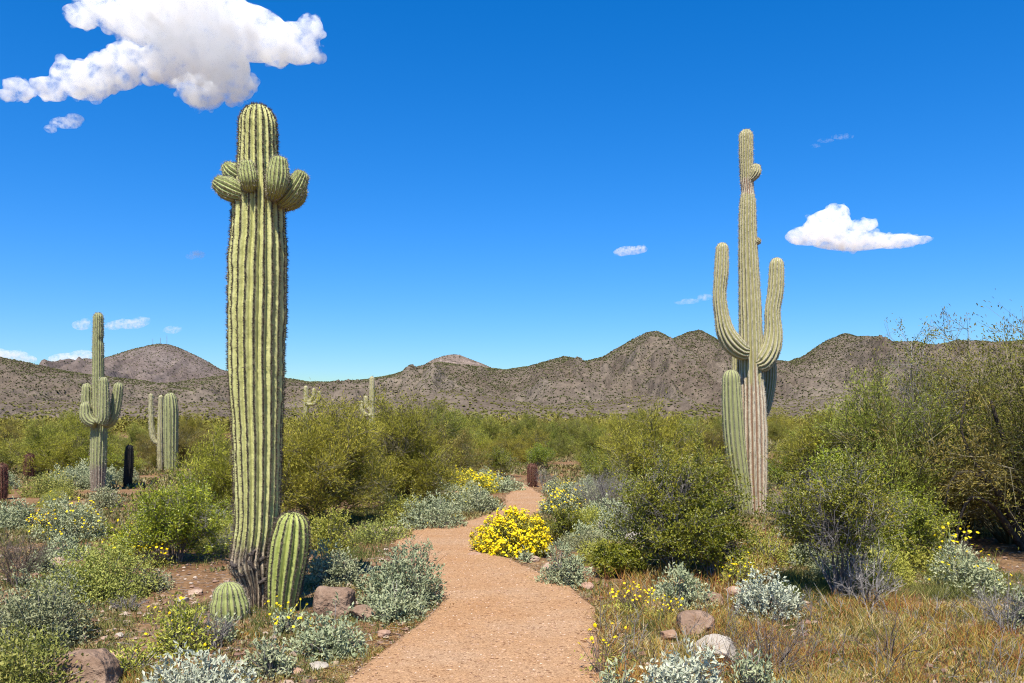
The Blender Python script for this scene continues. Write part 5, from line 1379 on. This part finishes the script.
def path_edge(rg, n):
    t_ = rg.random(n) * (NP - 1); side = rg.random(n) < 0.5
    i = t_.astype(int)
    b = np.where(side[:, None], tl[i], tr[i]) + rg.normal(size=(n, 2)) * 0.07
    return b[:, 0], b[:, 1]
pebbles('edge_gravel', 'small gravel along both edges of the path', 5000, path_edge, 0.005, 0.022, L_peb)
def on_path(rg, n):
    u = rg.random(n); i = (rg.random(n) ** 2 * (NP - 1)).astype(int)
    b = tl[i] * (1 - u[:, None]) + tr[i] * u[:, None]; return b[:, 0], b[:, 1]
rgp = np.random.default_rng(4)
x, y = on_path(rgp, 3600); r = rgp.uniform(0.004, 0.010, len(x))
L_grit = leaf_mat('path_grit', [(0, (0.20, 0.11, 0.07)), (0.5, (0.42, 0.25, 0.16)), (1, (0.58, 0.42, 0.31))], 0.0, 0.9, 0.0, 0.1)
mb = MB(); blobs(mb, np.stack([x, y, 0.027 + r * 0.1], -1), r, rgp, rgp.random(len(x)), 0.6)
o = link('path_grit', mb.mesh('path_grit', L_grit)); tag(o, 'coarse grit lying on the orange tan path', 'grit', kind='stuff')

# ------------------------------------------------------------------ small flowering plants beside the path
def wildflower(px, top, bot, n, spread, label, r=0.017):
    wildflower.n += 1; rg = np.random.default_rng(700 + wildflower.n)
    Y = CAM_H * F / (bot - HZ); x = (px - 512) / F * Y; h = CAM_H - (top - HZ) / F * Y
    t = thing('wildflower', (x, Y, float(ground_z(x, Y))), label, 'flower', 'yellow wildflowers by the path')
    st = MB(); heads = []
    for k in range(n):
        a = rg.uniform(0, 6.28); s = spread * math.sqrt(rg.random()); e = np.array([math.cos(a) * s, math.sin(a) * s, h * rg.uniform(0.55, 1.0)])
        pts = bez(np.array([math.cos(a) * 0.03, math.sin(a) * 0.03, -0.01]), e * np.array([0.3, 0.3, 0.6]) + rg.normal(size=3) * 0.02, e, 6)
        segs(st, pts[:-1], pts[1:], 0.0022, 0.0018, 3, rg.random()); heads.append(e)
        for _ in range(3):
            u = pts[rg.integers(1, 5)]; d = nrm(rg.normal(size=3) + [0, 0, 0.8]); segs(st, u, u + d * 0.08, 0.0015, 0.001, 3, rg.random())
    lf = MB(); m = n * 9; pa = rg.normal(size=(m, 3)) * np.array([spread * 0.5, spread * 0.5, 0]) + np.array([0, 0, 1]) * (h * 0.4 * rg.random((m, 1)))
    leaves(lf, pa, rg.normal(size=(m, 3)) + np.array([0, 0, 0.5]), 0.035, 0.014, rg)
    link('stem', st.mesh('stem', W_brown), t); link('foliage', lf.mesh('foliage', L_lime), t)
    fl = MB(); hp = np.array(heads); flower_heads(fl, hp, rg.normal(size=(n, 3)) * 0.4 + np.array([-0.2, -0.5, 0.7]), r * rg.uniform(0.7, 1.15, n), rg)
    f = link('flowers', fl.mesh('flowers', L_flower), t); f['kind'] = 'stuff'
wildflower.n = 0
wildflower(601, 618, 676, 14, 0.18, 'tall stalked yellow wildflower at the right edge of the path in the foreground', 0.017)
wildflower(634, 584, 612, 46, 0.22, 'yellow wildflower clump at the grass edge above the tan rock', 0.015)
wildflower(664, 596, 618, 26, 0.16, 'small yellow wildflower between the tan rock and the large brown boulder', 0.014)
wildflower(45, 512, 530, 80, 0.26, 'bright yellow wildflower clump in front of the left brittlebush', 0.022)
wildflower(150, 543, 566, 50, 0.24, 'yellow wildflower beside the bright green creosote bush', 0.020)
wildflower(955, 526, 575, 24, 0.26, 'orange yellow wildflower in the shade of the right tree', 0.022)

# dead weeds standing in the grass
rg = np.random.default_rng(91)
pol = np.array([GP(*q) for q in RG]); lo, hi = pol.min(0), pol.max(0)
q = rg.uniform(lo, hi, (2600, 2)); q = q[inpoly(q[:, 0], q[:, 1], pol) & ~inpoly(q[:, 0], q[:, 1], PATH_POLY)][:240]
mb = MB()
for (x, y) in q:
    h = rg.uniform(0.08, 0.30); b = np.array([x, y, float(ground_z(x, y)) - 0.01])
    d = nrm(np.array([rg.normal() * 0.35, rg.normal() * 0.35, 1])); e = b + d * h; tn = rg.random()
    segs(mb, b, e, 0.0028, 0.0016, 3, tn)
    k = rg.integers(3, 8); u = rg.uniform(0.25, 0.95, k)[:, None]
    p0 = b + (e - b) * u; dd = nrm(d + rg.normal(size=(k, 3)) * 0.7 + np.array([0, 0, 0.3]))
    segs(mb, p0, p0 + dd * h * rg.uniform(0.2, 0.5, (k, 1)), 0.0018, 0.0012, 3, tn)
o = link('dead_weeds', mb.mesh('dead_weeds', W_grey)); tag(o, 'thin grey dead weeds standing in the golden grass', 'weeds', kind='stuff')

# straw and leaf litter along both edges of the path
rg = np.random.default_rng(17); n = 9000
i = np.clip((rg.random(n) ** 1.5 * (NP - 1)).astype(int), 1, NP - 2); side = rg.random(n) < 0.5
eb = np.where(side[:, None], tl[i], tr[i]); cen = (tl[i] + tr[i]) / 2; ov = nrm(eb - cen)
b2 = eb + ov * (rg.normal(size=(n, 1)) * 0.11 + 0.05) + rg.normal(size=(n, 2)) * 0.02
b3 = np.c_[b2, ground_z(b2[:, 0], b2[:, 1]) + 0.012 + rg.random(n) * 0.03]
d = rg.normal(size=(n, 3)) * np.array([1, 1, 0.25]) + np.array([0, 0, 0.12])
mb = MB(); leaves(mb, b3, d, rg.uniform(0.02, 0.07, n), rg.uniform(0.004, 0.012, n), rg)
L_litter = leaf_mat('straw_litter', [(0, (0.16, 0.07, 0.03)), (0.5, (0.30, 0.17, 0.07)), (1, (0.44, 0.34, 0.18))], 0.1, 0.9, 0.0)
o = link('edge_litter', mb.mesh('edge_litter', L_litter)); tag(o, 'rusty straw and leaf litter along both edges of the path', 'litter', kind='stuff')
